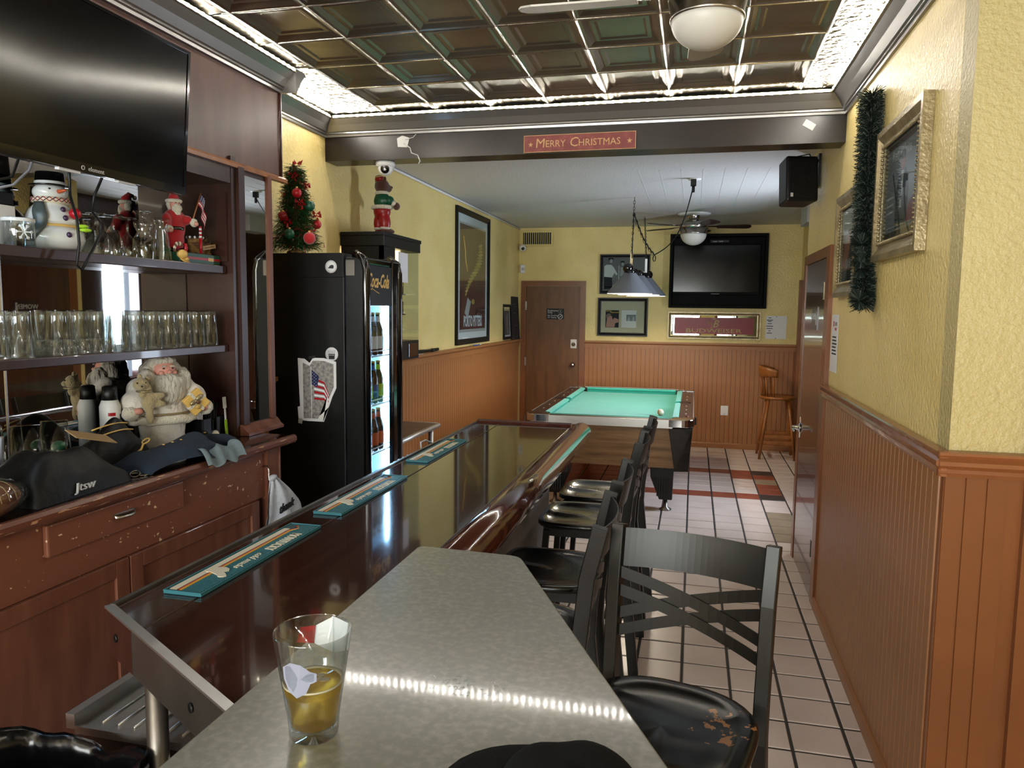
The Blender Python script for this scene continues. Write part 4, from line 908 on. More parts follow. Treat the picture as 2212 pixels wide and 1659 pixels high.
# ---- lower shelf: upturned pint glasses, shot glasses
ZL=1.531
pint=[(.043,0),(.0415,.003),(.0335,.118),(.033,.128),(.0325,.145),(.031,.149),(.0,.149)]
pint_in=[(.0405,.002),(.031,.128),(0,.128)]
def upturned(name,prof,inner,label,group):
    b=MB().lathe(prof,'glass_thick',seg=14,cap=False).lathe(inner,'glass',seg=14,cap=False)
    for k in range(7):
        a=2*math.pi*k/7; r0=prof[0][0]*.97; r1=prof[2][0]
        b.tube([(r0*math.cos(a),r0*math.sin(a),prof[2][1]*.12),(r1*math.cos(a),r1*math.sin(a),prof[2][1]*.98)],.0016,'glass_thick',4)
    return tag(obj(name,b,loc=(0,0,0)),label,'glass',group)
p0=upturned('pint_glass',pint,pint_in,'front-row upturned pint glass on the lower shelf, first from the left','upturned pint glasses on the lower shelf')
spots=[(-2.078,2.385+.0885*k) for k in range(7)]+[(-2.17,2.20+.0895*k) for k in range(9)]
for n,(x,y) in enumerate(spots):
    M=Matrix.Translation((x,y,ZL)); 
    if n==0: setg(p0,x,y,ZL)
    else: dup(p0,M,'%s-row upturned pint glass on the lower shelf, %s from the left'%(('front',ORD[n]) if n<7 else ('back',ORD[n-7])))
for n,(x,y) in enumerate(((-2.075,1.955),(-2.075,1.865),(-2.165,1.985),(-2.165,1.89))): dup(p0,Matrix.Translation((x,y,ZL)),'upturned pint glass in the left-end cluster of the lower shelf, %s'%('front right','front left','back right','back left')[n],'upturned pint glasses left of the shot glasses')
shot=[(.0275,0),(.026,.003),(.021,.045),(.0205,.052),(.019,.054),(0,.054)]
s0=upturned('shot_glass',shot,[(.025,.002),(.02,.04),(0,.04)],'small upturned shot glass on the lower shelf, front row, first from the left','upturned shot glasses on the lower shelf')
for n,(x,y) in enumerate([(-2.058,2.075+.058*k) for k in range(5)]+[(-2.115,2.06+.057*k) for k in range(5)]+[(-2.172,2.05),(-2.172,2.108)]):
    if n==0: setg(s0,x,y,ZL)
    else: dup(s0,Matrix.Translation((x,y,ZL)),'small upturned shot glass on the lower shelf, '+('front row, %s from the left'%ORD[n] if n<5 else 'middle row, %s from the left'%ORD[n-5] if n<10 else 'by the mirror, %s from the left'%ORD[n-10]))
# ================================================================== ON THE BACK BAR COUNTER
ws=thing('santa_figure','large ivory-robed Santa with a long silver beard on the back bar counter','doll')
S_=Matrix.Diagonal((.78,1,1,1))
obj('lower_robe',MB(S_).lathe([(.085,.004),(.095,.02),(.088,.06),(.098,.13),(.10,.15)],'robe',seg=28),ws,local=True)
o=obj('coat',MB().ell((0,0,.19),(.088,.115,.085),'robe').ell((0,0,.25),(.072,.10,.07),'robe').ell((.03,-.12,.20),(.05,.06,.055),'robe').ell((.03,.12,.205),(.05,.055,.06),'robe').ell((.0,-.09,.25),(.05,.05,.05),'robe').ell((0,.09,.25),(.05,.05,.05),'robe').ell((0,0,.145),(.095,.12,.03),'robe'),ws,local=True,rm=.008)
obj('hem_fur',MB(S_).tube([(.122*math.cos(a*.262),.128*math.sin(a*.262),.128+.004*math.sin(a*2.3)) for a in range(24)],.018,'fur_white',10,closed=True),ws,local=True)
obj('gold_braid',MB(S_).tube([(.12*math.cos(a*.262),.126*math.sin(a*.262),.152) for a in range(24)],.0045,'champagne',6,closed=True),ws,local=True)
rough_up(obj('cuff',MB().ell((.06,-.155,.165),(.032,.034,.03),'fur_white',16,10).ell((.06,.155,.165),(.032,.034,.034),'fur_white',16,10),ws,local=True),.02,.012)
obj('hand',MB().ell((.085,-.135,.175),(.016,.02,.014),'skin',12,8).ell((.085,.135,.165),(.016,.02,.014),'skin',12,8),ws,local=True)
hd=obj('head',MB().ell((.02,0,.325),(.05,.046,.05),'skin',20,14),ws,local=True)
obj('nose',MB().ell((.073,0,.322),(.010,.009,.008),'skin',10,8),hd,local=True); obj('eye',MB().ell((.064,-.018,.336),(.004,.006,.003),'ink',8,6).ell((.064,.018,.336),(.004,.006,.003),'ink',8,6),hd,local=True); obj('cheek',MB().ell((.060,-.026,.318),(.010,.012,.010),'skin',10,8).ell((.060,.026,.318),(.010,.012,.010),'skin',10,8),hd,local=True)
obj('eyebrow',MB().ell((.066,-.018,.345),(.005,.012,.004),'beard',8,6).ell((.066,.018,.345),(.005,.012,.004),'beard',8,6),hd,local=True)
o=obj('beard',MB().ell((.055,0,.275),(.045,.075,.045),'beard').ell((.06,0,.235),(.04,.07,.055),'beard').ell((.058,.0,.20),(.032,.045,.05),'beard').ell((.03,-.075,.28),(.04,.035,.06),'beard').ell((.03,.075,.28),(.04,.035,.06),'beard').ell((.07,0,.303),(.014,.035,.010),'beard'),ws,local=True,rm=.007); rough_up(o,.018,.012)
o=obj('hair',MB().ell((-.005,0,.335),(.048,.066,.055),'beard').ell((.02,0,.366),(.045,.055,.022),'fur_white').ell((.0,-.06,.30),(.045,.03,.06),'beard').ell((.0,.06,.30),(.045,.03,.06),'beard'),ws,local=True,rm=.007); rough_up(o,.02,.010)
obj('shoe',MB().ell((.06,-.03,.012),(.035,.028,.012),'fur_white',12,8).ell((.06,.035,.012),(.035,.028,.012),'fur_white',12,8),ws,local=True)
WMs=Matrix.Translation((-2.125,2.66,ZB+.002))@Matrix.Rotation(R(-25),4,'Z'); ws.matrix_world=WMs; WM[ws]=WMs
gb=thing('gold_gift','small gold gift box with a ribbon bow held by the ivory Santa','gift box')
obj('box',MB().box(-.012,.012,-.042,.042,-.042,.042,'gold'),gb,local=True,bevel=.004)
obj('ribbon',MB().box(-.0125,.0135,-.006,.006,-.0425,.0425,'fur_white').box(-.0125,.0135,-.0425,.0425,-.006,.006,'fur_white'),gb,local=True)
obj('bow',MB().ell((.018,-.016,.012),(.007,.018,.010),'champagne',10,8).ell((.018,.016,.012),(.007,.018,.010),'champagne',10,8).ell((.02,0,0),(.007,.009,.009),'postbrown',10,8).ell((.018,-.012,-.015),(.007,.012,.010),'postgold',10,8),gb,local=True)
Mg=WMs@Matrix.Translation((.098,.095,.195))@Matrix.Rotation(R(38),4,'X'); gb.matrix_world=Mg; WM[gb]=Mg
td=thing('teddy','small tan plush teddy lying on the ivory Santa\'s arm','soft toy')
o=obj('body',MB().ell((0,0,0),(.026,.028,.045),'bear_tan').ell((.012,-.03,.03),(.014,.014,.02),'bear_tan').ell((.012,.035,.02),(.014,.03,.014),'bear_tan').ell((.006,.04,-.015),(.014,.03,.014),'bear_tan').ell((.008,.0,-.06),(.015,.016,.035),'bear_tan').ell((.0,-.012,.05),(.024,.026,.026),'bear_tan'),td,local=True,rm=.005)
h=obj('head',MB().ell((.008,-.03,.068),(.026,.03,.027),'bear_tan',16,12).ell((.028,-.04,.062),(.016,.015,.012),'bear_tan',12,8),td,local=True)
obj('ear',MB().ell((.0,-.03,.098),(.007,.010,.011),'bear_tan',10,8).ell((.0,.0,.088),(.007,.010,.011),'bear_tan',10,8),h,local=True); obj('eye',MB().ell((.03,-.022,.076),.0035,'ink',8,6).ell((.026,-.052,.076),.0035,'ink',8,6),h,local=True); obj('nose',MB().ell((.043,-.043,.064),.004,'ink',8,6),h,local=True)
obj('collar',MB().tube([(.012+.028*math.cos(a*.42),-.02+.026*math.sin(a*.42),.042) for a in range(15)],.004,'champagne',6,closed=True),td,local=True)
Mg=WMs@Matrix.Translation((.105,-.105,.215))@Matrix.Rotation(R(0),4,'X'); td.matrix_world=Mg; WM[td]=Mg
cn=thing('spray_can','white spray can with a black ribbed cap beside the ivory Santa','can')
obj('can',MB().lathe([(.036,0),(.038,.004),(.038,.20),(.030,.222),(.026,.226)],'white',seg=24),cn,local=True); obj('cap',MB().lathe([(.027,.224),(.029,.226),(.026,.275),(.018,.280),(0,.280)],'black_plastic',seg=20),cn,local=True)
def wrap(name,m,a0,a1,z0,z1,r,parent): return obj(name,MB().grid(lambda u,v:(r*math.cos(R(a0+(a1-a0)*u)),r*math.sin(R(a0+(a1-a0)*u)),z0+(z1-z0)*v),6,1,m),parent,local=True)
wrap('label_text','photo_md',-60,-10,.06,.15,.0384,cn); wrap('red_band','redprint',-60,-20,.165,.178,.0385,cn); wrap('warning_block','ink',-45,-25,.02,.04,.0385,cn); wrap('side_panel','ink',10,60,.02,.17,.0384,cn)
put(cn,-2.19,2.45,ZB+.001)
def plastic_cup(x,y,label,first=[None]):
    if first[0] is None:
        o=obj('plastic_cup',MB().lathe([(.052,0),(.054,.004),(.041,.19),(.0,.19)],'glass_thick',seg=24,cap=False),loc=(0,0,0)); tag(o,label,'cup'); setg(o,x,y,ZB+.001); first[0]=o
    else: dup(first[0],Matrix.Translation((x,y,ZB+.001)),label)
plastic_cup(-2.14,2.02,'left of two upturned clear plastic cups on the back bar counter'); plastic_cup(-2.14,2.135,'right of two upturned clear plastic cups, beside the black purse')
sh=thing('cocktail_shaker','steel cocktail shaker at the left end of the back bar counter','shaker')
obj('body',MB().lathe([(.034,0),(.036,.004),(.044,.17),(.043,.175)],'steel',seg=24),sh,local=True); obj('cap',MB().lathe([(.043,.175),(.040,.205),(.022,.222),(.022,.25),(.018,.256),(0,.257)],'chrome',seg=24),sh,local=True); put(sh,-2.14,1.88,ZB+.001)
def lump(u,v,L,W,H,folds,seed):
    rnd=math.sin(seed+u*folds*6.28+v*3.1)*.5+math.sin(seed*2+v*folds*5+u*4)*.5
    e=(max(0,math.sin(math.pi*min(max(u,.0),1)))**.30)*(max(0,math.sin(math.pi*v))**.35)
    return ((v-.5)*W,(u-.5)*L,max(0,H*e*(1+.16*rnd)))
pu=thing('purse','black zipped purse on the back bar counter in front of the spray can','handbag')
obj('body',MB().grid(lambda u,v:lump(u,v,.27,.115,.155,1.5,1.),26,18,'blacknylon',flip=True).box(-.055,.055,-.125,.125,0,.006,'blacknylon'),pu,local=True)
b=MB()
for dx,dz in ((.035,.125),(.012,.148)): b.tube([(dx+.01*math.sin(k*.6),-.11+.03*k,dz+.012*math.sin(k*.5)) for k in range(7)],.0028,'gold',5)
obj('zip',b,pu,local=True)
obj('clip',MB().tube([(.085+.012*math.cos(a*.63),.07+.014*math.sin(a*.63),.085+.008*math.sin(a*.63)) for a in range(10)],.003,'gold',6,closed=True).tube([(.086,.055,.078),(.09,.04,.06),(.088,.02,.05)],.004,'gold',6),pu,local=True); put(pu,-2.065,2.315,ZB+.001,0)
pb=thing('paper_bag','crumpled black carrier bag with white lettering lying on the back bar counter','bag')
def bagf(u,v):
    x,y,z=lump(u,v,.40,.24,.165,2.2,2.3); z*=(1-.35*u); return (x,y,z)
obj('bag',MB().grid(bagf,30,20,'blacknylon',flip=True).box(-.11,.11,-.19,.19,0,.004,'blacknylon'),pb,local=True); text('Jtsw',.036,F((.1205,-.02,.030),(0,1,.0),(-.25,0,1)),'photo_lt',pb,shear=.3,sx=1.3,ext=.003); put(pb,-1.945,1.94,ZB+.001,2)
br=thing('bread_loaf','sliced brown loaf in a clear wrapper at the left edge on the counter','bread')
obj('loaf',MB().ell((0,0,.05),(.055,.10,.05),'bread',20,12),br,local=True)
b=MB()
for k in range(7): b.lathe([(.0555,0),(.057,.003),(.0555,.006)],'tan',seg=18,cap=False,c=(0,0,0))
obj('slice_lines',MB().tube([(.056*math.cos(a),-.03,.05+.05*math.sin(a)) for a in [k*.4 for k in range(9)]],.002,'tan',4).tube([(.057*math.cos(a),.0,.05+.051*math.sin(a)) for a in [k*.4 for k in range(9)]],.002,'tan',4).tube([(.056*math.cos(a),.03,.05+.05*math.sin(a)) for a in [k*.4 for k in range(9)]],.002,'tan',4),br,local=True)
obj('wrapper',MB().ell((0,.01,.052),(.062,.118,.054),'glass_thick',20,12,noise=.05).tube([(0,-.10,.05),(.02,-.13,.04),(.03,-.16,.02)],[.035,.012,.03],'glass_thick',10),br,local=True); put(br,-1.865,1.635,ZB+.001,12)
jk=thing('denim_jacket','crumpled dark denim jacket draped over the back bar counter\'s lip','jacket')
def jf(u,v):
    y=-.26+.52*u; x=.20*v-.10; f=math.sin(u*9+v*4)*.5+math.sin(u*17-v*6)*.3+math.sin(v*11+u*3)*.3
    z=.075*(math.sin(math.pi*min(1,max(0,u)))**.5)*(math.sin(math.pi*(v*.85+.08))**.6)*(1+.30*f)+.004
    if v>.88: z-= (v-.88)*.22*max(0,1-abs(u-.62)/.34)
    return (x+.012*f*v+.03*(v>.8)*(v-.8)*5*max(0,1-abs(u-.62)/.34),y+.01*f,z)
obj('cloth',MB().grid(jf,44,24,'denim',flip=True),jk,local=True)
obj('lining',MB().grid(lambda u,v:(.098+.045*v+.008*math.sin(u*20),-.02+.24*u,.042-.062*v**2+.010*math.sin(u*14+1)+.002),20,6,'denim_in',flip=True),jk,local=True)
obj('cuff',MB().tube([(-.02,.20,.04),(.02,.27,.035),(.04,.30,.02)],[.03,.026,.022],'denim',10),jk,local=True)
b=MB()
for k in range(6): b.lathe([(.005,0),(.005,.002),(.002,.003),(0,.0025)],'gold',c=(.03-.005*k,-.12+.055*k,.082),seg=8)
obj('brass_button',b,jk,local=True); put(jk,-1.905,2.47,ZB+.001,0)
ky=thing('keys','bunch of keys on a ring on the counter in front of the black bags','keys')
obj('ring',MB().tube([(.016*math.cos(a*.52),.016*math.sin(a*.52),.010+.008*math.sin(a*.52)) for a in range(12)],.0016,'nickel',6,closed=True),ky,local=True)
for k,a in enumerate((20,65,110)):
    M=Matrix.Rotation(R(a),4,'Z'); obj('key',MB(M).box(.014,.03,-.009,.009,.002+.003*k,.0042+.003*k,'nickel').box(.03,.058,-.003,.003,.002+.003*k,.0042+.003*k,'nickel'),ky,local=True)
put(ky,-1.862,2.185,ZB+.001,30)
tag(obj('cardboard_flap',MB(F((-1.99,2.12,1.255),(.25,1,-.28),(-1,.25,.35))).box(-.06,.09,-.03,.035,0,.003,'tan'),loc=(-1.99,2.12,1.255)),'tan cardboard flap sticking out of the black carrier bag','cardboard')
tag(obj('dark_tin',MB().lathe([(.032,0),(.034,.003),(.034,.062),(.030,.066),(0,.066)],'black_plastic',c=(-2.195,2.205,ZB+.001),seg=20),loc=(-2.195,2.205,ZB)),'small dark tin behind the black purse, carrying the green egg','tin')
tag(obj('green_egg',MB().ell((-2.195,2.205,ZB+.067+.019),(.021,.028,.019),'green_ball',18,12),loc=(-2.195,2.205,ZB+.067)),'smooth green egg lying behind the black purse','egg')
tag(obj('yellow_egg',MB().ell((-2.02,2.865,ZB+.026),(.018,.016,.025),'creamprint',16,10),loc=(-2.02,2.865,ZB)),'pale yellow egg standing in front of the black straw caddy','egg')
cd=thing('straw_caddy','black plastic bar caddy beside the ivory Santa','caddy')
obj('case',MB().box(-.06,.06,-.075,.075,0,.006,'black_plastic').box(.054,.06,-.075,-.02,.006,.10,'black_plastic').box(.054,.06,.02,.075,.006,.10,'black_plastic').box(-.06,-.054,-.075,.075,.006,.12,'black_plastic').box(-.054,.054,-.075,-.069,.006,.10,'black_plastic').box(-.054,.054,.069,.075,.006,.10,'black_plastic').box(-.054,.054,-.003,.003,.006,.09,'black_plastic').box(.054,.06,-.02,.02,.006,.045,'black_plastic'),cd,local=True,bevel=.002); put(cd,-2.11,2.90,ZB+.001,0)
b=MB()
for k in range(70):
    x=random.uniform(-.045,.04); y=random.uniform(.01,.06); b.cyl((x,y,.008),(x+random.uniform(-.012,.012),y+random.uniform(-.012,.012),random.uniform(.14,.175)),.0022,'ink',seg=5)
s_=obj('straws',b,loc=(0,0,0),kind='stuff'); tag(s_,'thick bunch of black straws standing in the black caddy','straws'); setg(s_,-2.11,2.90,ZB+.001)
b=MB()
for k in range(4): b.box(-.02,.02,-.06+.014*k,-.052+.014*k,.008,.20-.008*k,'paper')
s_=obj('paper_napkins',b,loc=(0,0,0)); tag(s_,'folded white napkins standing in the black caddy behind the Santa','napkins'); setg(s_,-2.12,2.90,ZB+.001)
fk=thing('bar_fork','white plastic fork with a lime green tag in front of the black caddy','fork'); M=F((-2.035,2.965,ZB+.001),(0,1,0),(-.05,.0,1))
b=MB(M).box(-.004,.004,.08,.135,0,.004,'white_plastic').box(-.011,.011,.135,.150,0,.004,'white_plastic')
for k in range(4): b.box(-.011+.0061*k,-.0077+.0061*k,.150,.185,0,.004,'white_plastic')
obj('fork',b,fk); obj('lime_tag',MB(M).box(-.007,.007,.002,.082,0,.005,'neon_green'),fk)
wb_=thing('plastic_bag','white plastic bag with black lettering hanging from a hook on the back bar','bag',(-1.80,3.02,.93))
def bagp(u,v,side):
    w_=[.022,.085,.135,.165,.17,.17,.16][min(int(v*6),6)]; k=v*6-int(v*6); w2=[.022,.085,.135,.165,.17,.17,.16][min(int(v*6)+1,6)]; wv=w_+(w2-w_)*k
    y=3.0+.075*min(1,2.6*v)+(u-.5)*2*wv; z=.93-.42*v+.012*math.sin(u*9)*(v>.9)
    x=-1.826+side*(.004+.05*math.sin(math.pi*u)*v**.6)+.008*math.sin(u*14+v*5)
    return (x+.022*v,y,z)
obj('body',MB().grid(lambda u,v:bagp(u,v,1),24,18,'poly').grid(lambda u,v:bagp(u,v,-1) if False else (max(-1.845,bagp(u,v,-1)[0]),)+bagp(u,v,-1)[1:],24,18,'poly',flip=True),wb_)
obj('gathered_top',MB().ell((-1.82,2.99,.935),(.012,.03,.014),'poly',14,8,noise=.2),wb_)
text('thank',.056,F((-1.774,3.02,.80),(0,1,.10),(0,-.1,1)),'ink',wb_,shear=.4,ext=.003); text('you',.056,F((-1.766,2.965,.745),(0,1,.1),(0,-.1,1)),'ink',wb_,shear=.4,ext=.003)

# ================================================================== DRINKS COOLER
fr=thing('drinks_cooler','tall black glass-door drinks cooler with stickers on its side','refrigerator',(-1.95,3.9,0))
xa,xb,ya,yb,zt=-2.243,-1.79,3.66,4.15,1.985
obj('cabinet',MB().box(xa,xb,ya,ya+.03,.06,zt,'black_plastic').box(xa,-1.70,yb-.03,yb,.06,zt,'black_plastic').box(xa,xa+.03,ya+.03,yb-.03,.06,zt,'black_plastic').box(xa+.03,xb,ya+.03,yb-.03,zt-.05,zt,'black_plastic').box(xa+.03,xb,ya+.03,yb-.03,.06,.30,'black_plastic'),fr,bevel=.006)
obj('top_cap',MB().box(xa,xb-.002,ya-.006,ya,1.86,zt+.002,'black_plastic'),fr,bevel=.002)
obj('liner',MB().box(xa+.031,xb,ya+.031,ya+.036,.31,1.92,'cool_liner').box(xa+.031,-1.703,yb-.036,yb-.031,.31,1.92,'cool_liner').box(xa+.031,xa+.036,ya+.04,yb-.04,.31,1.92,'cool_liner'),fr)
obj('foot',MB().box(xa+.02,xb-.02,ya+.03,yb-.03,.004,.06,'black_plastic'),fr)
dx0,dx1=-1.788,-1.668
dr=obj('door',MB().box(dx0,dx1,ya,ya+.035,.10,zt-.02,'black_plastic').box(-1.698,dx1,yb-.12,yb-.0,.10,zt-.02,'black_gloss').box(dx0,dx1,ya+.035,yb-.12,.10,.32,'black_gloss').box(dx0,dx1-.01,ya+.035,yb-.12,1.93,zt-.02,'black_gloss'),fr,bevel=.008)
obj('rounded_bar',MB().tube([(dx1-.008,ya+.022,.10),(dx1-.008,ya+.022,1.90),(dx1-.022,ya+.022,1.955),(dx1-.07,ya+.022,zt+.0)],.024,'black_gloss',16),dr)
obj('rounded_bar',MB().tube([(dx1-.008,yb-.026,.10),(dx1-.008,yb-.026,1.90),(dx1-.022,yb-.026,1.955),(dx1-.07,yb-.026,zt+.0)],.024,'black_gloss',16),dr)
obj('hinge_cover',MB().box(dx0+.01,dx1-.06,ya-.004,ya,1.87,1.95,'steel_dk'),dr)
sp=obj('sign_panel',MB().box(dx1-.03,dx1-.012,ya+.036,yb-.12,1.715,1.93,'black_plastic'),dr)
text('Coca-Cola',.105,F((dx1-.0115,ya+.19,1.845),(0,1,0),(0,0,1)),'gold',sp,shear=.45,sx=.62,bold=.002)
obj('swoosh',MB().tube([(dx1-.0115,ya+.07,1.795),(dx1-.0115,ya+.11,1.805),(dx1-.0115,ya+.16,1.79),(dx1-.0115,ya+.20,1.782)],.0025,'gold',5),sp)
obj('glass_pane',MB().box(-1.694,-1.690,ya+.036,yb-.12,.33,1.71,'pane'),dr)
obj('lamp_tube',MB().cyl((-1.738,yb-.06,.36),(-1.738,yb-.06,1.9),.009,'cool_lamp',seg=8),fr)
obj('lamp_tube',MB().cyl((-2.17,ya+.055,.36),(-2.17,ya+.055,1.9),.008,'cool_lamp',seg=8),fr)  # extra tube added out of sight to brighten the bottles
shelf_z=(1.44,1.17,.90,.60)
for z in shelf_z:
    b=MB()
    for k in range(14): b.cyl((-2.19+.036*k,ya+.045,z-.004),(-2.19+.036*k,yb-.045,z-.004),.0025,'white',seg=5)
    b.cyl((-1.70,ya+.045,z-.004),(-1.70,yb-.045,z-.004),.004,'white',seg=6).cyl((-1.70,ya+.045,z+.025),(-1.70,yb-.045,z+.025),.003,'white',seg=6)
    obj('wire_shelf',b,fr)
def beer_bottle(glass,label):
    t=thing('beer_bottle','x','bottle'); obj('body',MB().lathe([(.028,0),(.030,.004),(.030,.135),(.022,.165),(.0125,.19),(.012,.23),(.0,.23)],glass,seg=16),t,local=True)
    obj('label',MB().lathe([(.0304,.035),(.0306,.04),(.0306,.10),(.0304,.105)],label,seg=16,cap=False),t,local=True); obj('neck_label',MB().lathe([(.0150,.185),(.0132,.195),(.0130,.215)],label,seg=12,cap=False),t,local=True); obj('crown_cap',MB().lathe([(.0135,.226),(.0135,.236),(0,.238)],'gold',seg=12),t,local=True); return t
kinds=[('bottle_brown','paper','white-labelled brown bottle, cooler\'s top shelf'),('bottle_green','lime_label','lime-labelled green bottle, cooler\'s second shelf'),('bottle_brown','orange_label','orange-labelled brown bottle, cooler\'s third shelf'),]
for r_,(gl,lb,lab) in enumerate(kinds):
    t=beer_bottle(gl,lb); t['label']=lab+', front left'; t['group']=('white-labelled','lime-labelled','orange-labelled')[r_]+' bottles in the cooler'; put(t,-1.737,3.75,shelf_z[r_]+.0005)
    for n in range(1,8):
        if r_==1 and n in (3,4,7): continue
        dup(t,Matrix.Translation((-1.737-.076*(n%2),3.75+.073*(n//2),shelf_z[r_]+.0005)),lab+', %s row, %s from the left'%(('front','back')[n%2],ORD[n//2]))
    if r_==1:
        q=beer_bottle('bottle_brown','blue_label'); q['label']='blue-labelled brown bottle at the front of the cooler\'s second shelf'; put(q,-1.737,3.75+.073*2,shelf_z[1]+.0005); q['group']='blue-labelled bottles in the cooler'; [dup(q,Matrix.Translation((-1.813,3.75+.073*i,shelf_z[1]+.0005)),'blue-labelled brown bottle, back of the cooler\'s second shelf, %s from the left'%ORD[i]) for i in (1,3)]
c_=tag(obj('drink_can',MB().lathe([(.026,0),(.033,.008),(.033,.15),(.027,.165),(0,.163)],'can_blue',seg=18),loc=(0,0,0)),'tall pale blue can on the cooler\'s lowest shelf, front left','can','cans in the cooler'); setg(c_,-1.742,3.755,.601)
for n in range(1,8): dup(c_,Matrix.Translation((-1.742-.08*(n%2),3.755+.08*(n//2),.601)),'tall pale blue can on the cooler\'s lowest shelf, %s row, %s from the left'%(('front','back')[n%2],ORD[n//2]))
# stickers and the taped print on the cooler's side (facing the viewer)
def side(x,z,o=.0): return F((x,ya-.0065-o,z),(1,0,0),(0,0,1))
k=thing('round_sticker','round white sticker with a dark ship emblem near the cooler\'s top','sticker',M=side(-1.86,1.915))
obj('disc',MB().lathe([(.033,0),(.033,.0006),(0,.0006)],'paper',seg=32),k,local=True); obj('ring',MB().tube([(.029*math.cos(a*.2618),.029*math.sin(a*.2618),.0006) for a in range(24)],.0008,'photo_md',5,closed=True),k,local=True)
obj('emblem',MB().prism([(-.02,-.008),(.012,-.010),(.016,-.002),(.014,.008),(.004,.010),(-.006,.006),(-.012,-.002)],.0006,.0010,'photo_dk'),k,local=True)
k=thing('round_sticker','round white sticker with a black drinking glass beside the taped flag photo','sticker',M=side(-1.865,1.455,-.006))
obj('disc',MB().lathe([(.037,0),(.037,.0006),(0,.0006)],'paper',seg=32),k,local=True); obj('glass_emblem',MB().prism([(-.016,-.026),(.016,-.026),(.019,.002),(-.019,.002)],.0006,.0010,'ink').tube([(-.021,.02,.0008),(.021,.02,.0008),(.019,.002,.0008),(-.019,.002,.0008)],.0008,'ink',4,closed=True),k,local=True)
text('WHISKEY',.0085,Matrix.Translation((0,.010,.0008)),'ink',k,ext=.0002) if False else None
o=text('WHISKEY',.0095,side(-1.865,1.455,-.006)@Matrix.Translation((0,.011,.0009)),'ink',k,ext=.0002); text('BEYOND',.0075,side(-1.865,1.455,-.006)@Matrix.Translation((0,-.005,.0012)),'paper',k,ext=.0002)
k=thing('taped_photo','torn white-bordered photo of an American flag taped to the cooler\'s side','photo',M=side(-1.94,1.255,-.006))
obj('paper',MB().prism([(-.125,.175),(-.085,.172),(-.055,.150),(-.035,.178),(.03,.178),(.10,.16),(.10,.02),(.075,-.03),(.025,-.165),(-.07,-.165),(-.125,-.16),(-.13,-.09),(-.115,-.085),(-.118,-.02)][::-1],0,.0008,'paper'),k,local=True)
obj('picture',MB().prism([(-.095,.15),(-.055,.135),(-.035,.163),(.03,.163),(.085,.147),(.085,.025),(.06,-.03),(.0,-.13),(-.01,-.15),(-.095,-.15)][::-1],.0008,.0012,'grass_print'),k,local=True)
obj('flagpole',MB().box(-.048,-.045,-.15,.13,.0012,.0016,'paper'),k,local=True)
b=MB()
for i in range(7):
    q=.014*i; b.add([(-.03+.0*q,.07-q*1.25,.0016),(.03,.05-q*1.05,.0016),(.055,-.01-q*.75,.0016),(.055,-.019-q*.75,.0016),(.028,.04-q*1.05,.0016),(-.03,.059-q*1.25,.0016)],[(0,5,4,1),(1,4,3,2)],'redprint' if i%2==0 else 'paper')
obj('flag_stripes',b,k,local=True); obj('flag_canton',MB().prism([(-.044,.115),(.0,.08),(-.012,.02),(-.044,.035)][::-1],.0016,.0020,'navy'),k,local=True)
b=MB()
for i in range(4):
    for j in range(3): b.ell((-.038+.010*j,.098-.017*i-.008*j,.0021),(.002,.002,.0004),'paper',6,4)
obj('flag_stars',b,k,local=True); obj('folded_corner',MB().prism([(.0,-.135),(.055,-.085),(.048,-.02+.0),(.02,-.165)][::-1],.0012,.003,'white'),k,local=True); obj('tape',MB().prism([(-.128,-.178),(-.105,-.182),(-.10,-.155),(-.125,-.15)],.0008,.0012,'photo_lt').prism([(-.06,.17),(-.02,.178),(-.022,.19),(-.06,.185)][::-1],.0008,.0012,'photo_dk'),k,local=True)

# ---- tinsel tree on the cooler
tr=thing('christmas_tree','small green tinsel tree with red and green baubles on top of the cooler','christmas tree',(-2.10,3.725,1.99))
cx_,cy_,cz_=-2.10,3.725,1.99
obj('trunk',MB().cyl((cx_,cy_,cz_),(cx_,cy_,cz_+.46),.010,'basket',seg=8).lathe([(.05,0),(.05,.008),(.02,.02)],'basket',c=(cx_,cy_,cz_+.001),seg=16),tr)
b=MB()
for n in range(9500):
    t_=random.random()**.7; t_=1-t_; zz=cz_+.03+.44*t_; rm_=.125*(1-t_)+.03; a=random.uniform(0,6.283); r0=random.uniform(.1,.75)*rm_; L=random.uniform(.03,.05)
    p=Vector((cx_+r0*math.cos(a),cy_+r0*math.sin(a),zz)); d=Vector((math.cos(a+random.uniform(-.9,.9)),math.sin(a+random.uniform(-.9,.9)),random.uniform(-.8,.25))).normalized()
    q=p+d*L
    if q.x<-2.243: continue
    s_=d.cross(Vector((random.uniform(-1,1),random.uniform(-1,1),1))).normalized()*.0014
    b.add([p-s_,p+s_,q+s_*.6,q-s_*.6],[(0,1,2,3)],'tinsel' if n%9 else 'redprint')
obj('tinsel_needles',b,tr,kind='stuff')
def on_tree(t_,deg,out=.0): r=.115*(1-t_)+.03+out; return (cx_+r*math.cos(R(deg)),cy_+r*math.sin(R(deg)),cz_+.03+.44*t_)
for t_,dg,r_,m in ((.64,-55,.026,'redprint'),(.50,-5,.028,'green_satin'),(.14,-75,.027,'green_satin'),(.10,-30,.032,'red'),(.30,40,.026,'redprint'),(.36,-100,.024,'red_satin')):
    c=on_tree(t_,dg); o=obj('bauble',MB().ell(c,r_,m,18,12),tr); obj('bauble_cap',MB().cyl((c[0],c[1],c[2]+r_-.002),(c[0],c[1],c[2]+r_+.006),.006,'gold',seg=8),o)
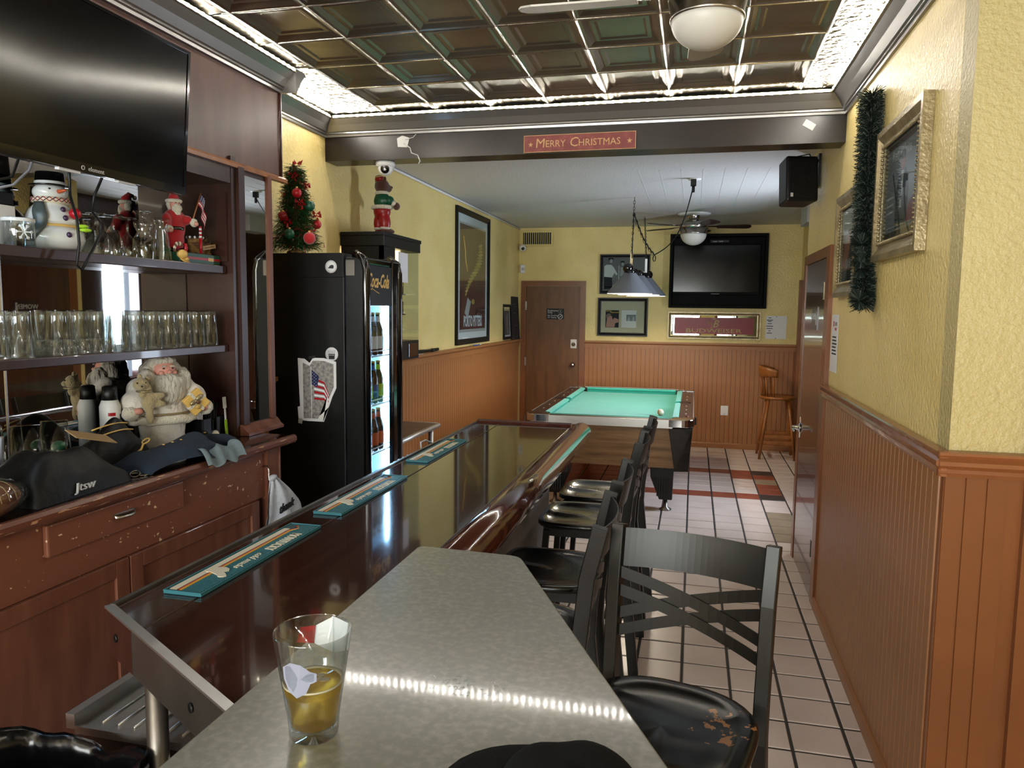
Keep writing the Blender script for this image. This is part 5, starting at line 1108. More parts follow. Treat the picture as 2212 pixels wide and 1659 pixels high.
for n in range(16):
    t_=.05+.9*(n%8)/8+.03*(n//8); c=on_tree(t_,-120+170*((n*.618)%1),.012); M=Matrix.Translation(c)@Matrix.Rotation(random.uniform(0,6),4,'Z')@Matrix.Rotation(random.uniform(-.6,.6),4,'X')
    obj('ribbon_bow',MB(M).add([(0,0,0),(-.02,.012,.012),(-.024,.0,-.008),(.02,.012,.014),(.022,-.004,-.006),(-.006,.01,-.022),(.008,.012,-.024)],[(0,1,2),(0,4,3),(0,5,6),(0,2,1),(0,3,4)],'redprint'),tr)
obj('top_bow',MB(Matrix.Translation((cx_+.012,cy_,cz_+.475))).add([(0,0,0),(-.03,.01,.015),(-.03,.0,-.015),(.03,.01,.02),(.03,-.01,-.012)],[(0,1,2),(0,4,3),(0,2,1),(0,3,4)],'redprint').add([(0,0,0),(.0,-.03,.015),(.0,-.03,-.015),(.0,.03,.02),(.0,.03,-.012)],[(0,1,2),(0,4,3)],'redprint'),tr)

# ---- lit display cabinet behind the cooler, the plush bear on it
cc=thing('display_cabinet','black lit display cabinet with a glass front on the left wall ledge','cabinet',(-2.09,4.88,1.345))
xa,xb,ya2,yb2=-2.243,-1.95,4.55,5.19
obj('base_box',MB().box(xa,xb,ya2,yb2,1.345,1.475,'black_plastic').box(xb,xb+.004,yb2-.2,yb2-.03,1.36,1.455,'black_gloss'),cc,bevel=.004)
obj('top_box',MB().box(xa-.0,xb+.01,ya2-.01,yb2+.01,2.10,2.185,'black_plastic').box(xa,xb+.016,ya2-.016,yb2+.016,2.165,2.19,'black_plastic'),cc,bevel=.004)
obj('side_panel',MB().box(xa,xb,ya2,ya2+.012,1.475,2.10,'black_plastic'),cc); obj('corner_post',MB().box(xb-.03,xb,ya2,ya2+.20,1.475,2.10,'black_plastic'),cc)
obj('glass_front',MB().box(xb-.005,xb,ya2+.2,yb2,1.475,2.10,'pane'),cc); obj('glass_end',MB().box(xa,xb-.005,yb2-.005,yb2,1.475,2.10,'pane'),cc)
obj('lamp',MB().box(-2.15,-2.05,ya2+.15,yb2-.1,2.088,2.099,'warm_lamp'),cc)
for z in (1.95,1.80,1.66):
    b=MB()
    for k in range(6): b.cyl((-2.22+.04*k,ya2+.15,z),(-2.22+.04*k,yb2-.16,z),.003,'black_metal',seg=5)
    b.cyl((-2.0,yb2-.18,z-.0),(-2.0,yb2-.18,z+.09),.004,'black_metal',seg=6).cyl((-2.22,yb2-.16,z),(-1.99,yb2-.16,z),.004,'black_metal',seg=6); obj('wire_rack',b,cc)
for n,(z,m,lab,an) in enumerate(((1.955,'white','white packet leaning on the top rack of the lit display cabinet',8),(1.805,'blue_label','blue packet on the middle rack of the lit display cabinet',25),(1.665,'orange_label','orange packet on the lowest rack of the lit display cabinet',40),(1.477,'orangeprint','red-orange packet on the floor of the lit display cabinet',40))):
    t=thing('snack_packet',lab,'packet',M=Matrix.Translation((-2.05,4.98,z+.026))@Matrix.Rotation(R(an),4,'X'))
    obj('packet',MB().box(-.05,.05,-.012,.012,-.005 if n else -.005,.11 if n else .115,m),t,local=True,bevel=.003); obj('printed_panel',MB().box(.0501,.0508,-.010,.010,.02,.08,'paper'),t,local=True)
pn=tag(obj('price_card',MB().box(-1.949,-1.947,4.80,4.97,1.88,2.08,'paper'),loc=(-1.948,4.885,1.88)),'white printed card taped inside the lit display cabinet\'s glass','card')
be=thing('plush_bear','brown plush bear in a green jersey and red trousers on the display cabinet','soft toy')
obj('base',MB().lathe([(.085,0),(.085,.008),(.07,.02),(0,.022)],'black_plastic',seg=24),be,local=True)
obj('trousers',MB().ell((0,-.035,.09),(.04,.036,.07),'red_satin').ell((0,.035,.09),(.04,.036,.07),'red_satin').ell((0,0,.165),(.056,.066,.055),'red_satin'),be,local=True,rm=.007)
obj('foot',MB().ell((.02,-.038,.032),(.052,.03,.020),'bear_brown',14,10).ell((.02,.038,.032),(.052,.03,.020),'bear_brown',14,10),be,local=True)
obj('ankle_fur',MB().ell((0,-.036,.052),(.040,.036,.013),'fur_white',14,8,noise=.06).ell((0,.036,.052),(.040,.036,.013),'fur_white',14,8,noise=.06),be,local=True)
obj('jersey',MB().ell((0,0,.235),(.054,.062,.055),'green_satin').ell((.02,-.066,.235),(.03,.026,.032),'green_satin').ell((.02,.066,.235),(.03,.026,.032),'green_satin').ell((0,0,.265),(.045,.056,.03),'green_satin'),be,local=True,rm=.007)
b=MB().tube([(.058*math.cos(a*.3307),.068*math.sin(a*.3307),.192) for a in range(19)],.014,'fur_white',8,closed=True).tube([(.036*math.cos(a*.42),.04*math.sin(a*.42),.288) for a in range(15)],.012,'fur_white',8,closed=True).ell((.04,-.075,.218),(.02,.02,.02),'fur_white',12,8,noise=.08).ell((.04,.075,.218),(.02,.02,.02),'fur_white',12,8,noise=.08); obj('fur_trim',b,be,local=True)
obj('paw',MB().ell((.062,-.08,.20),(.026,.020,.026),'bear_brown',14,10).ell((.062,.08,.20),(.026,.020,.026),'bear_brown',14,10),be,local=True)
hd=obj('head',MB().ell((.0,0,.335),(.05,.052,.052),'bear_brown').ell((.045,0,.325),(.034,.032,.028),'bear_brown').ell((-.01,-.045,.375),(.012,.02,.022),'bear_brown').ell((-.01,.045,.375),(.012,.02,.022),'bear_brown'),be,local=True,rm=.007)
obj('nose',MB().ell((.078,0,.335),(.008,.012,.009),'ink',10,8),hd,local=True); obj('eye',MB().ell((.042,-.022,.352),.007,'white',8,6).ell((.042,.022,.352),.007,'white',8,6).ell((.048,-.022,.352),.0035,'ink',8,6).ell((.048,.022,.352),.0035,'ink',8,6),hd,local=True); obj('cap',MB().ell((-.012,0,.378),(.038,.04,.022),'red_satin',14,8).ell((-.02,0,.392),(.03,.03,.014),'tan',12,6),be,local=True)
put(be,-2.09,4.86,2.191,58)
# ================================================================== LEFT WALL
t=thing('steel_table','small steel-topped table between the cooler and the wainscot','table',(-2.03,4.8,0))
obj('top',MB().box(-2.235,-1.835,4.3,5.30,.825,.85,'steel_dk'),t)
obj('rolled_edge',MB().cyl((-1.835,4.3,.835),(-1.835,5.30,.835),.018,'steel',seg=14).cyl((-1.835,5.30,.835),(-2.235,5.30,.835),.018,'steel',seg=14),t)
for x,y in ((-1.875,5.24),(-2.2,5.24),(-1.875,4.36),(-2.2,4.36)): obj('leg',MB().cyl((x,y,.004),(x,y,.826),.019,'steel',seg=12),t)
def frame(name,label,cat,M,w_,h_,fw,depth,m,mi=None,glass=True):
    """M: centre frame on the wall; returns the thing, with four mitred rails and a glass"""
    t=thing(name,label,cat,M=M)
    pr=[(0,0),(0,depth),(fw*.35,depth),(fw*.75,depth*.55),(fw,depth*.5),(fw,0)]
    W=w_/2;H=h_/2
    def side(p,q,inw):
        vs_=[];n=len(pr); P_=Vector(p);Q_=Vector(q);d=(Q_-P_).normalized();iv=Vector(inw)
        vs_=[tuple(P_+iv*u+d*u+Vector((0,0,v))) for u,v in pr]+[tuple(Q_+iv*u-d*u+Vector((0,0,v))) for u,v in pr]
        return MB().add(vs_,[(k,(k+1)%n,n+(k+1)%n,n+k) for k in range(n)]+[tuple(range(n-1,-1,-1)),tuple(range(n,2*n))],m)
    for p,q,i in (((-W,-H,0),(W,-H,0),(0,1,0)),((W,-H,0),(W,H,0),(-1,0,0)),((W,H,0),(-W,H,0),(0,-1,0)),((-W,H,0),(-W,-H,0),(1,0,0))):
        obj('frame_rail',side(p,q,i),t,local=True)
    if mi: obj('backing',MB().box(-W+fw*.9,W-fw*.9,-H+fw*.9,H-fw*.9,.001,depth*.3,mi),t,local=True)
    if glass: obj('glass',MB().box(-W+fw*.9,W-fw*.9,-H+fw*.9,H-fw*.9,depth*.42,depth*.45,'pane'),t,local=True)
    return t
def flat(name,poly,z,m,parent,th=.0006): return obj(name,MB().prism(poly,z,z+th,m),parent,local=True)
# big poster
M=left_frame(7.56,2.02); po=frame('poster','tall black-framed brown poster lettered PORTO PITTERS on the left wall','poster',M,1.18,1.34,.055,.03,'black_plastic','paper')
z=.0091
flat('grey_border',[(-.48,-.55),(.48,-.55),(.48,.54),(-.48,.54)],z,'photo_lt',po); flat('brown_field',[(-.46,-.12),(.46,-.12),(.46,.52),(-.46,.52)],z+.0007,'postbrown',po); flat('maroon_field',[(-.46,-.52),(.46,-.52),(.46,-.12),(-.46,-.12)],z+.0007,'postmaroon',po)
b=MB()
for k in range(17):                              # generic striped beast made of loose brush strokes
    u=k/16; x=.26-.42*u+.10*math.sin(u*5); y=.36-.52*u; w_=.11*math.sin(math.pi*(.15+.8*u))+.02
    b.prism([(x-w_,y-.012),(x-w_*.1,y-.028),(x+w_,y+.002),(x+w_*.6,y+.014),(x-w_*.2,y+.006)],0,.0006,'postgold' if k%3 else 'gold')
b.tube([(-.36,.40,.0003),(-.30,.28,.0003),(-.28,.16,.0003),(-.22,.06,.0003)],.010,'postgold',4); b.ell((.0,-.24,.0003),(.06,.03,.0006),'postgold',10,4); b.prism([(-.30,-.36),(-.18,-.40),(-.08,-.24),(-.20,-.2)][::1],0,.0006,'photo_lt')
o=obj('striped_shape',b,po,local=True); o.location=(0,0,z+.0014)
text('PORTO PITTERS',.155,M@Matrix.Translation((0,-.445,z+.0018)),'paper',po,sx=.60,bold=.004)
M=left_frame(9.05,1.552)@Matrix.Rotation(R(-3),4,'X'); sp=frame('small_picture','small black-framed dark photo leaning on the wainscot ledge near the corner','picture',M,.38,.43,.035,.02,'black_plastic','paper')
flat('photo',[(-.12,-.16),(.12,-.16),(.12,.14),(-.12,.14)],.0066,'photo_dk',sp); flat('pale_figure',[(-.03,-.14),(.05,-.14),(.04,.0),(.06,.08),(.0,.12),(-.04,.06)],.0073,'photo_md',sp)
t=thing('slate_board','dark narrow board leaning in the corner beside the small picture','board',M=left_frame(9.46,1.60)@Matrix.Rotation(R(-3),4,'X')); obj('board',MB().box(-.20,.20,-.275,.27,.004,.016,'grey_board'),t,local=True); obj('chalk_marks',MB().box(-.1,.06,.17,.175,.016,.0166,'photo_md').box(-.05,.1,.14,.143,.016,.0166,'photo_md').box(-.12,.05,.06,.063,.016,.0166,'photo_md').box(-.08,.12,-.1,-.097,.016,.0166,'photo_md'),t,local=True)
t=thing('folded_umbrella','black folded umbrella lying on the wainscot ledge','umbrella',(-2.20,5.95,1.328)); obj('canopy',MB().tube([(-2.212,5.55,1.346),(-2.212,5.75,1.348),(-2.21,6.2,1.342)],[.012,.018,.010],'blacknylon',10),t); obj('handle',MB().cyl((-2.21,6.2,1.342),(-2.21,6.36,1.345),.014,'black_plastic',seg=10),t)
tag(obj('paper_scrap',MB().box(-2.225,-2.19,5.65,5.95,1.326,1.3275,'paper'),loc=(-2.2,5.8,1.326)),'white paper scrap lying under the black umbrella on the ledge','paper')
tag(obj('blue_pen',MB().cyl((-2.20,7.45,1.331),(-2.20,7.68,1.331),.005,'blue_label',seg=8).cyl((-2.20,7.68,1.331),(-2.20,7.72,1.331),.0052,'white',seg=8),loc=(-2.2,7.6,1.326)),'blue pen lying on the ledge below the tall poster','pen')
tag(obj('cable_conduit',MB().tube([(-2.237,4.54,2.748),(-2.237,9.66,2.742)],.011,'white_plastic',8),loc=(-2.237,7,2.748)),'long white cable conduit along the top of the left wall','conduit')

# ================================================================== BACK WALL
t=thing('air_vent','cream wall vent with dark vertical louvres above the door','vent',M=back_frame(-2.01,2.625))
obj('cover',MB().box(-.215,-.185,-.10,.10,0,.012,'yellow_smooth').box(.185,.215,-.10,.10,0,.012,'yellow_smooth').box(-.185,.185,.075,.10,0,.012,'yellow_smooth').box(-.185,.185,-.10,-.075,0,.012,'yellow_smooth'),t,local=True); obj('dark_back',MB().box(-.185,.185,-.075,.075,.0005,.002,'ink'),t,local=True)
for k in range(13): obj('louvre',MB().box(-.172+.0275*k,-.165+.0275*k,-.075,.075,.002,.010,'yellow_smooth'),t,local=True)
t=thing('security_camera','white bullet camera in the corner under the wall vent','camera',M=back_frame(-2.185,2.50)); obj('mount',MB().lathe([(.04,0),(.04,.012),(.02,.02),(.02,.04)],'white_plastic',seg=18,c=(-.02,0,0)),t,local=True); h=obj('head',MB().ell((0,0,.065),(.048,.048,.045),'white_plastic',20,14),t,local=True); obj('lens',MB().ell((.01,-.01,.10),(.022,.022,.014),'black_gloss',14,8),h,local=True)
t=thing('motion_sensor','small white motion sensor in the corner below the camera','sensor',M=back_frame(-2.21,2.235)@Matrix.Rotation(R(35),4,'Y')); obj('body',MB().box(-.032,.032,-.055,.055,0.012,.045,'white_plastic'),t,local=True,bevel=.006); obj('window',MB().box(-.02,.02,-.02,.012,.045,.048,'photo_lt'),t,local=True)
M=back_frame(-.87,2.165); p1=frame('framed_photo','black-framed black and white photo of pool players behind the lamp','picture',M,.63,.50,.045,.028,'black_plastic','photo_dk')
z=.0088
flat('player_in_white',[(-.26,-.03),(-.16,-.04),(-.13,.02),(-.11,-.01),(-.09,.0),(-.14,.09),(-.175,.12),(-.235,.12),(-.26,.10)],z,'photo_lt',p1); flat('player_trousers',[(-.26,-.19),(-.15,-.19),(-.16,-.04),(-.26,-.03)],z,'ink',p1)
b=MB().ell((-.175,.165,0),(.028,.036,.0006),'photo_md',12,4).ell((-.18,.19,0),(.032,.022,.0004),'ink',12,4).ell((-.03,.13,0),(.024,.032,.0006),'photo_md',12,4).ell((-.03,.152,0),(.027,.016,.0005),'ink',12,4).ell((-.145,-.15,0),(.012,.012,.0006),'photo_lt',10,4); o=obj('heads_and_ball',b,p1,local=True); o.location=(0,0,z+.0008)
flat('second_player',[(-.06,-.02),(.02,-.02),(.03,.06),(.0,.09),(-.05,.09)],z,'photo_md',p1); flat('cue_stick',[(-.078,-.08),(-.072,-.08),(-.072,.11),(-.078,.11)],z+.0008,'photo_lt',p1); flat('table_edge',[(-.27,-.16),(.27,-.12),(.27,-.125),(-.27,-.17)],z,'photo_md',p1)
M=back_frame(-.885,1.627); p2=frame('framed_magazine','black frame with a magazine cover and a page on cream mat, below the players\' photo','picture',M,.635,.485,.045,.028,'black_plastic','matboard')
flat('cover',[(-.215,-.135),(-.045,-.135),(-.045,.085),(-.215,.085)],z,'ink',p2); flat('cover_person',[(-.21,-.13),(-.10,-.13),(-.09,-.08),(-.05,-.07),(-.05,-.03),(-.10,-.01),(-.125,-.035),(-.135,.01),(-.17,.02),(-.195,-.01),(-.20,-.06)],z+.0008,'flesh',p2); flat('cover_hair',[(-.205,-.02),(-.16,.01),(-.14,.03),(-.18,.045),(-.21,.02)],z+.0015,'postbrown',p2)
text('Sports',.026,M@Matrix.Translation((-.21,.075,z+.001)),'yellowprint',p2,align='LEFT',ext=.0003); text('Illustrated',.026,M@Matrix.Translation((-.05,.058,z+.001)),'yellowprint',p2,align='RIGHT',ext=.0003)
flat('page',[(-.012,-.135),(.175,-.135),(.175,.085),(-.012,.085)],z,'photo_lt',p2); flat('page_photo',[(.05,-.05),(.17,-.05),(.17,.03),(.05,.03)],z+.0008,'photo_dk',p2); flat('page_people',[(.06,-.05),(.10,-.05),(.09,.0),(.075,.015)],z+.0015,'photo_md',p2); flat('page_people',[(.12,-.05),(.155,-.05),(.15,.0),(.135,.015)],z+.0015,'photo_md',p2)
# television in its box
M=back_frame(.262,2.198); tb_=thing('television_cabinet','black box frame on the back wall holding the flat television','cabinet',M=M)
W,H=.575,.448
for n_,bx in (('side',(-W,-W+.035,-H,H,0,.15)),('side',(W-.035,W,-H,H,0,.15)),('top',(-W+.035,W-.035,H-.035,H,0,.15)),('bottom',(-W+.035,W-.035,-H,-H+.035,0,.15))): obj(n_,MB().box(*bx,'matte_black'),tb_,local=True,bevel=.004)
obj('back_board',MB().box(-W+.035,W-.035,-H+.035,H-.035,.001,.012,'matte_black'),tb_,local=True)
t=thing('television','flat television inside the black box on the back wall','television',M=M@Matrix.Translation((-.02,.025,.02)))
obj('housing',MB().box(-.518,.518,-.31,.30,.0,.05,'matte_black'),t,local=True,bevel=.004); obj('screen',MB().box(-.505,.505,-.275,.288,.0505,.052,'screen'),t,local=True); text('ONN',.014,M@Matrix.Translation((-.02,-.27,.0708)),'photo_md',t) if False else None
obj('standby_strip',MB().box(-.05,.05,-.302,-.296,.0505,.0512,'photo_md'),t,local=True)
tag(obj('cable_box',MB(M).box(-.10,.12,.345,.375,.013,.10,'black_plastic').box(-.07,-.02,.35,.362,.1,.101,'photo_md').box(.0,.05,.352,.364,.1,.101,'photo_md'),loc=M.translation),'small black media box above the television inside the box frame','box')
M=back_frame(.239,1.535); bw=frame('beer_mirror','gilt-framed red bar mirror lettered BUDWEISER below the television','sign',M,1.115,.335,.045,.03,'champagne','mirror')
flat('red_field',[(-.475,-.105),(.475,-.105),(.475,.098),(-.475,.098)],.0095,'redprint',bw); 
text('BUDWEISER',.072,M@Matrix.Translation((.0,-.066,.0112)),'gold',bw,sx=1.75,ext=.0004); text('B',.13,M@Matrix.Translation((.02,.018,.0112)),'gold',bw,shear=.3,sx=1.0,ext=.0004)
b=MB(M@Matrix.Translation((0,0,.0112))); b.tube([(-.055,.055,0),(-.075,.04,0),(-.06,.02,0),(-.02,.03,0),(-.02,-.03,0),(-.045,-.035,0)],.004,'gold',5).prism([(-.015,.078),(.02,.078),(.024,.092),(.012,.085),(.003,.094),(-.006,.085),(-.018,.092)],-.0003,.0003,'gold'); obj('crest',b,bw)
t=thing('paper_notice','white printed sheet pinned to the back wall beside the red mirror','notice',M=back_frame(.975,1.525)); obj('sheet',MB().box(-.12,.12,-.14,.14,.0005,.0015,'paper'),t,local=True); b=MB()
for k,(w_,y) in enumerate(((.03,.115),(.075,.088),(.04,.073),(.05,.045),(.08,.015),(.07,-.015),(.025,-.042),(.06,-.07))): b.box(-.075-w_/2+.0,-.075+w_/2,y-.004,y+.004,.0015,.0018,'ink')
obj('printed_lines',b,t,local=True,kind='stuff'); obj('pin',MB().ell((0,.132,.003),(.005,.005,.003),'ink',8,6).ell((0,-.132,.003),(.005,.005,.003),'ink',8,6),t,local=True)
t=thing('outlet_plate','white blank outlet plate low on the wainscot','outlet',M=back_frame(.407,.482,9.679)); obj('plate',MB().box(-.045,.045,-.06,.06,0,.006,'white_plastic'),t,local=True,bevel=.002); obj('screw',MB().lathe([(.004,.006),(.003,.0075),(0,.0075)],'nickel',c=(0,.045,0),seg=8).lathe([(.004,.006),(.003,.0075),(0,.0075)],'nickel',c=(0,-.045,0),seg=8),t,local=True)
# wooden stool in the corner
ws_=thing('wooden_stool','tall honey-coloured wooden stool with a low spindle back in the far corner','stool',(.985,9.28,0)); sx_=.985;sy_=9.25
obj('seat',MB().lathe([(.0,.70),(.19,.70),(.205,.715),(.20,.735),(.15,.728),(0,.724)],'oak',c=(sx_,sy_,0),seg=28),ws_)
for sx,sy in ((-1,-1),(-1,1),(1,-1),(1,1)): obj('leg',MB().tube([(sx_+sx*.11,sy_+sy*.11,.705),(sx_+sx*.155,sy_+sy*.15,.35),(sx_+sx*.195,sy_+sy*.185,.004)],[.018,.019,.014],'oak',10),ws_)
for z,s in ((.27,.163),(.20,.17)): obj('stretcher',MB().box(sx_-s,sx_+s,sy_-s*.95-.010,sy_-s*.95+.010,z-.022,z+.022,'oak'),ws_,bevel=.006); obj('stretcher',MB().box(sx_-s,sx_+s,sy_+s*.95-.010,sy_+s*.95+.010,z-.022,z+.022,'oak'),ws_,bevel=.006)
obj('stretcher',MB().box(sx_-.18,sx_-.16,sy_-.15,sy_+.15,.14,.18,'oak'),ws_,bevel=.005); obj('stretcher',MB().box(sx_+.16,sx_+.18,sy_-.15,sy_+.15,.14,.18,'oak'),ws_,bevel=.005)
for k in range(6):
    a=R(180-70+28*k); obj('spindle',MB().cyl((sx_+.175*math.cos(a),sy_+.175*math.sin(a),.73),(sx_+.195*math.cos(a)-.01,sy_+.195*math.sin(a),.98),.010,'oak',seg=8),ws_)
def crest(u,v): a=R(180-85+170*u); r=.19+.02*v; e=1-.6*abs(2*u-1)**2; return (sx_+r*math.cos(a)-.01,sy_+r*math.sin(a),.965+(.05+.075*e)*v)
o=obj('crest_rail',MB().grid(crest,20,3,'oak'),ws_); q=o.modifiers.new('t','SOLIDIFY'); q.thickness=.028; q.offset=0

# ================================================================== HANGING POOL LAMP
LX=lambda y: -.605+.085*(y-7.2)
pl=thing('pool_lamp','grey three-shade lamp hanging on chains over the pool table','lamp',(-.59,7.75,1.87))
obj('bar',MB().cyl((LX(7.12),7.12,2.10),(LX(8.42),8.42,2.10),.018,'black_gloss',seg=14),pl)
for y in (7.12,8.42): obj('ball_finial',MB().ell((LX(y),y,2.10),(.048,.048,.048),'black_gloss',18,12),pl)
for y in (7.24,7.77,8.30):
    s_=obj('shade',MB().lathe([(.055,.195),(.215,.0)],'grey_shade',c=(LX(y),y,1.868),seg=32,cap=False),pl)
    obj('lining',MB().lathe([(.052,.193),(.212,.0)],'shade_in',c=(LX(y),y,1.866),seg=32,cap=False),s_)
    obj('fitter_cap',MB().lathe([(.058,.188),(.058,.215),(.032,.24),(.02,.25),(0,.25)],'black_gloss',c=(LX(y),y,1.868),seg=24),s_)
    obj('bulb',MB().ell((LX(y),y,1.945),(.032,.032,.04),'bulb',16,12),s_)
for y,ya_,yt in ((7.30,7.22,7.21),(8.24,8.4,8.70)):
    obj('bracket',MB(F((LX(y),y,2.10),(0,0,1),(1,0,0))).box(.0,.16,-.012,.012,-.004,.004,'white' if y>8 else 'champagne'),pl)
    p0=Vector((LX(y),y,2.25));p1=Vector((-.575,yt,2.755)); n=int((p1-p0).length/.028); b=MB()
    for k in range(n):
        c=p0.lerp(p1,(k+.5)/n); M=Matrix.Translation(c)@Matrix.Rotation(R(90*(k%2)),4,'Z'); pts=[M@Vector((.008*math.cos(a*.785),0,.018*math.sin(a*.785))) for a in range(8)]; b.tube(pts,.0026,'black_metal',5,closed=True)
    b.tube([p1+Vector((0,0,-.01)),p1+Vector((.012,0,.002)),p1+Vector((0,0,.012))],.003,'nickel',6); obj('chain',b,pl,kind='stuff')
cd_=thing('lamp_cord','black cord with a chain swag running from the pool lamp to a ceiling plug','cord',(-.04,6.29,2.75))
A_=Vector((-.58,7.22,2.62)); B_=Vector((-.36,6.85,2.20)); C_=Vector((-.04,6.29,2.70))
pts=[A_.lerp(B_,k/8)+Vector((0,0,-.05*math.sin(math.pi*k/8))) for k in range(9)]+[B_.lerp(C_,k/10)+Vector((.04*math.sin(math.pi*k/10),0,-.10*math.sin(math.pi*k/10))) for k in range(1,11)]
obj('cord',MB().tube(pts,.005,'black_plastic',6),cd_); obj('cord_drop',MB().tube([(-.578,7.215,2.60),(-.585,7.24,2.4),(-.59,7.27,2.2)],.004,'black_plastic',6),cd_)
b=MB()
for k in range(16):
    c=A_.lerp(B_,(k+.5)/16)+Vector((0,0,-.05*math.sin(math.pi*(k+.5)/16)-.008)); M=Matrix.Translation(c)@Matrix.Rotation(R(90*(k%2)),4,'Z'); b.tube([M@Vector((.009*math.cos(a*.785),0,.02*math.sin(a*.785))) for a in range(8)],.0025,'black_metal',5,closed=True)
obj('swag_chain',b,cd_,kind='stuff')
obj('coil',MB().tube([B_+Vector((.012*math.cos(a*.9),.0,-.03+.028*math.sin(a*.9))) for a in range(16)],.004,'black_plastic',6),cd_)
obj('plug',MB().box(-.062,-.018,6.27,6.31,2.70,2.752,'black_plastic').cyl((-.04,6.29,2.65),(-.04,6.29,2.70),.012,'black_plastic',seg=10),cd_,bevel=.003)
obj('socket_plate',MB().lathe([(.05,0),(.05,.008)],'white_plastic',c=(-.03,6.31,2.752),seg=18),cd_)

# ================================================================== CEILING FANS
def fan(label,c,zc,zl,Rb,rb,blades,bm,bw,med,zb):
    t=thing('ceiling_fan',label,'ceiling fan',(c[0],c[1],zc)); x,y=c
    if med: obj('medallion',MB().lathe([(.03,-.02),(.16,-.016),(.175,-.006),(.178,0)],'white',c=(x,y,zc),seg=36),t)
    obj('canopy',MB().lathe([(.0,-.075),(.05,-.075),(.062,-.03),(.07,0)],'nickel',c=(x,y,zc-.001),seg=28),t)
    h=zc-zl; k=rb/.115
    obj('motor',MB().lathe([(.05*k,zc-.07),(.115*k,zb+.045),(.120*k,zb+.02),(.118*k,zb-.0)],'nickel',c=(x,y,0),seg=36),t)
    obj('light_collar',MB().lathe([(.118*k,zb),(.108*k,zb-.045),(.112*k,zb-.05),(.112*k,zb-.058),(.108*k,zb-.06)],'nickel',c=(x,y,0),seg=36),t)
    n=12; z0=zb-.058; obj('glass_bowl',MB().lathe([(.108*k*math.cos(i*math.pi/2/n),z0-(z0-zl)*math.sin(i*math.pi/2/n)) for i in range(n+1)],'frost',c=(x,y,0),seg=36),t)
    for a in blades:
        M=Matrix.Translation((x,y,zb+.018))@Matrix.Rotation(R(a),4,'Z')@Matrix.Rotation(R(-12),4,'X'); w_=bw/2; r0=rb+.10
        pts=[(r0,-w_*.75),(Rb-.05,-w_),(Rb-.015,-w_*.8),(Rb,-w_*.3),(Rb,w_*.3),(Rb-.015,w_*.8),(Rb-.05,w_),(r0,w_*.75)]
        bl_=obj('blade',MB(M).prism(pts,-.003,.003,bm),t)
        obj('blade_iron',MB(M).prism([(rb*.85,-.02),(r0+.02,-.03),(r0+.06,-.012),(r0+.06,.012),(r0+.02,.03),(rb*.85,.02)],.003,.008,'nickel'),bl_)
    return t
fan('near ceiling fan with a frosted bowl light and silver blades on the tin ceiling',(.008,2.52),2.85,2.52,.60,.118,(180,270,0,90),'blade_silver',.135,False,2.665)
fan('far ceiling fan with dark brown blades under a white medallion',(-.036,8.5),2.758,2.42,.60,.148,(4,76,148,220,292),'blade',.125,True,2.60)

# ================================================================== BEAM SIGN, CAMERA, SPEAKER
M=F((-.668,4.352,2.652),(1,0,.006),(0,0,1)); sg=thing('christmas_sign','dark red wooden sign lettered MERRY CHRISTMAS on the brown beam','sign',M=M)
obj('board',MB().box(-.318,.318,-.047,.047,-.006,.008,'signred'),sg,local=True); obj('gold_edge',MB().box(-.32,-.317,-.048,.048,.0,.0095,'signgold').box(.317,.32,-.048,.048,.0,.0095,'signgold').box(-.317,.317,.045,.048,.0,.0095,'signgold').box(-.317,.317,-.048,-.045,.0,.0095,'signgold'),sg,local=True)
T=lambda x,y=0: M@Matrix.Translation((x,y,.0085))
text('M',.074,T(-.225),'signgold',sg,shear=.1); text('ERRY',.054,T(-.195,-.004),'signgold',sg,align='LEFT',sx=.95); text('C',.074,T(-.03),'signgold',sg,shear=.1); text('HRISTMAS',.054,T(-.005,-.004),'signgold',sg,align='LEFT',sx=.98)
for x in (-.28,.285):
    b=MB(T(x,-.004)); b.prism([((.016 if k%2==0 else .006)*math.cos(R(90+36*k)),(.016 if k%2==0 else .006)*math.sin(R(90+36*k))) for k in range(10)],0,.0008,'signgold'); obj('star',b,sg)
t=thing('dome_camera','white dome security camera under the left end of the beam','camera',(-1.885,4.44,2.60)); obj('base',MB().lathe([(.058,0),(.06,-.012),(.055,-.03),(.0,-.03)][::-1],'white_plastic',c=(-1.885,4.44,2.599),seg=28),t); h=obj('eyeball',MB().ell((-1.885,4.44,2.565),(.048,.048,.048),'white_plastic',24,16),t)
obj('lens',MB(Matrix.Translation((-1.885,4.44,2.565))@F((0,0,0),(.95,.3,0),(.1,-.35,1))).lathe([(.028,.036),(.026,.046),(.014,.047),(.0,.047)],'black_gloss',seg=20),h)
t=thing('torn_tape','torn scrap of clear tape with dangling fibres on the beam','tape',(-1.73,4.355,2.69)); obj('tape',MB().prism([(-.03,-.02),(.03,-.025),(.045,.03),(.0,.045),(-.035,.03)],0,.001,'photo_lt').add([],[],'photo_lt'),t,local=True) 
t.matrix_world=F((-1.74,4.358,2.69),(1,0,0),(0,0,1)); WM[t]=t.matrix_world.copy()
obj('fibres',MB().tube([(.01,.0,.002),(.05,-.03,.004),(.06,-.06,.006),(.10,-.075,.008),(.115,-.11,.008),(.105,-.125,.008)],.0035,'photo_lt',5).tube([(.02,.02,.002),(.07,.03,.006),(.09,.05,.006)],.002,'photo_lt',5),t,local=True)
tag(obj('tape_scrap',MB(F((.56,4.358,2.695),(1,0,-.6),(.6,0,1))).box(-.03,.03,-.018,.018,0,.001,'photo_lt'),loc=(.56,4.358,2.695)),'small shiny scrap of tape at the beam\'s right end','tape')
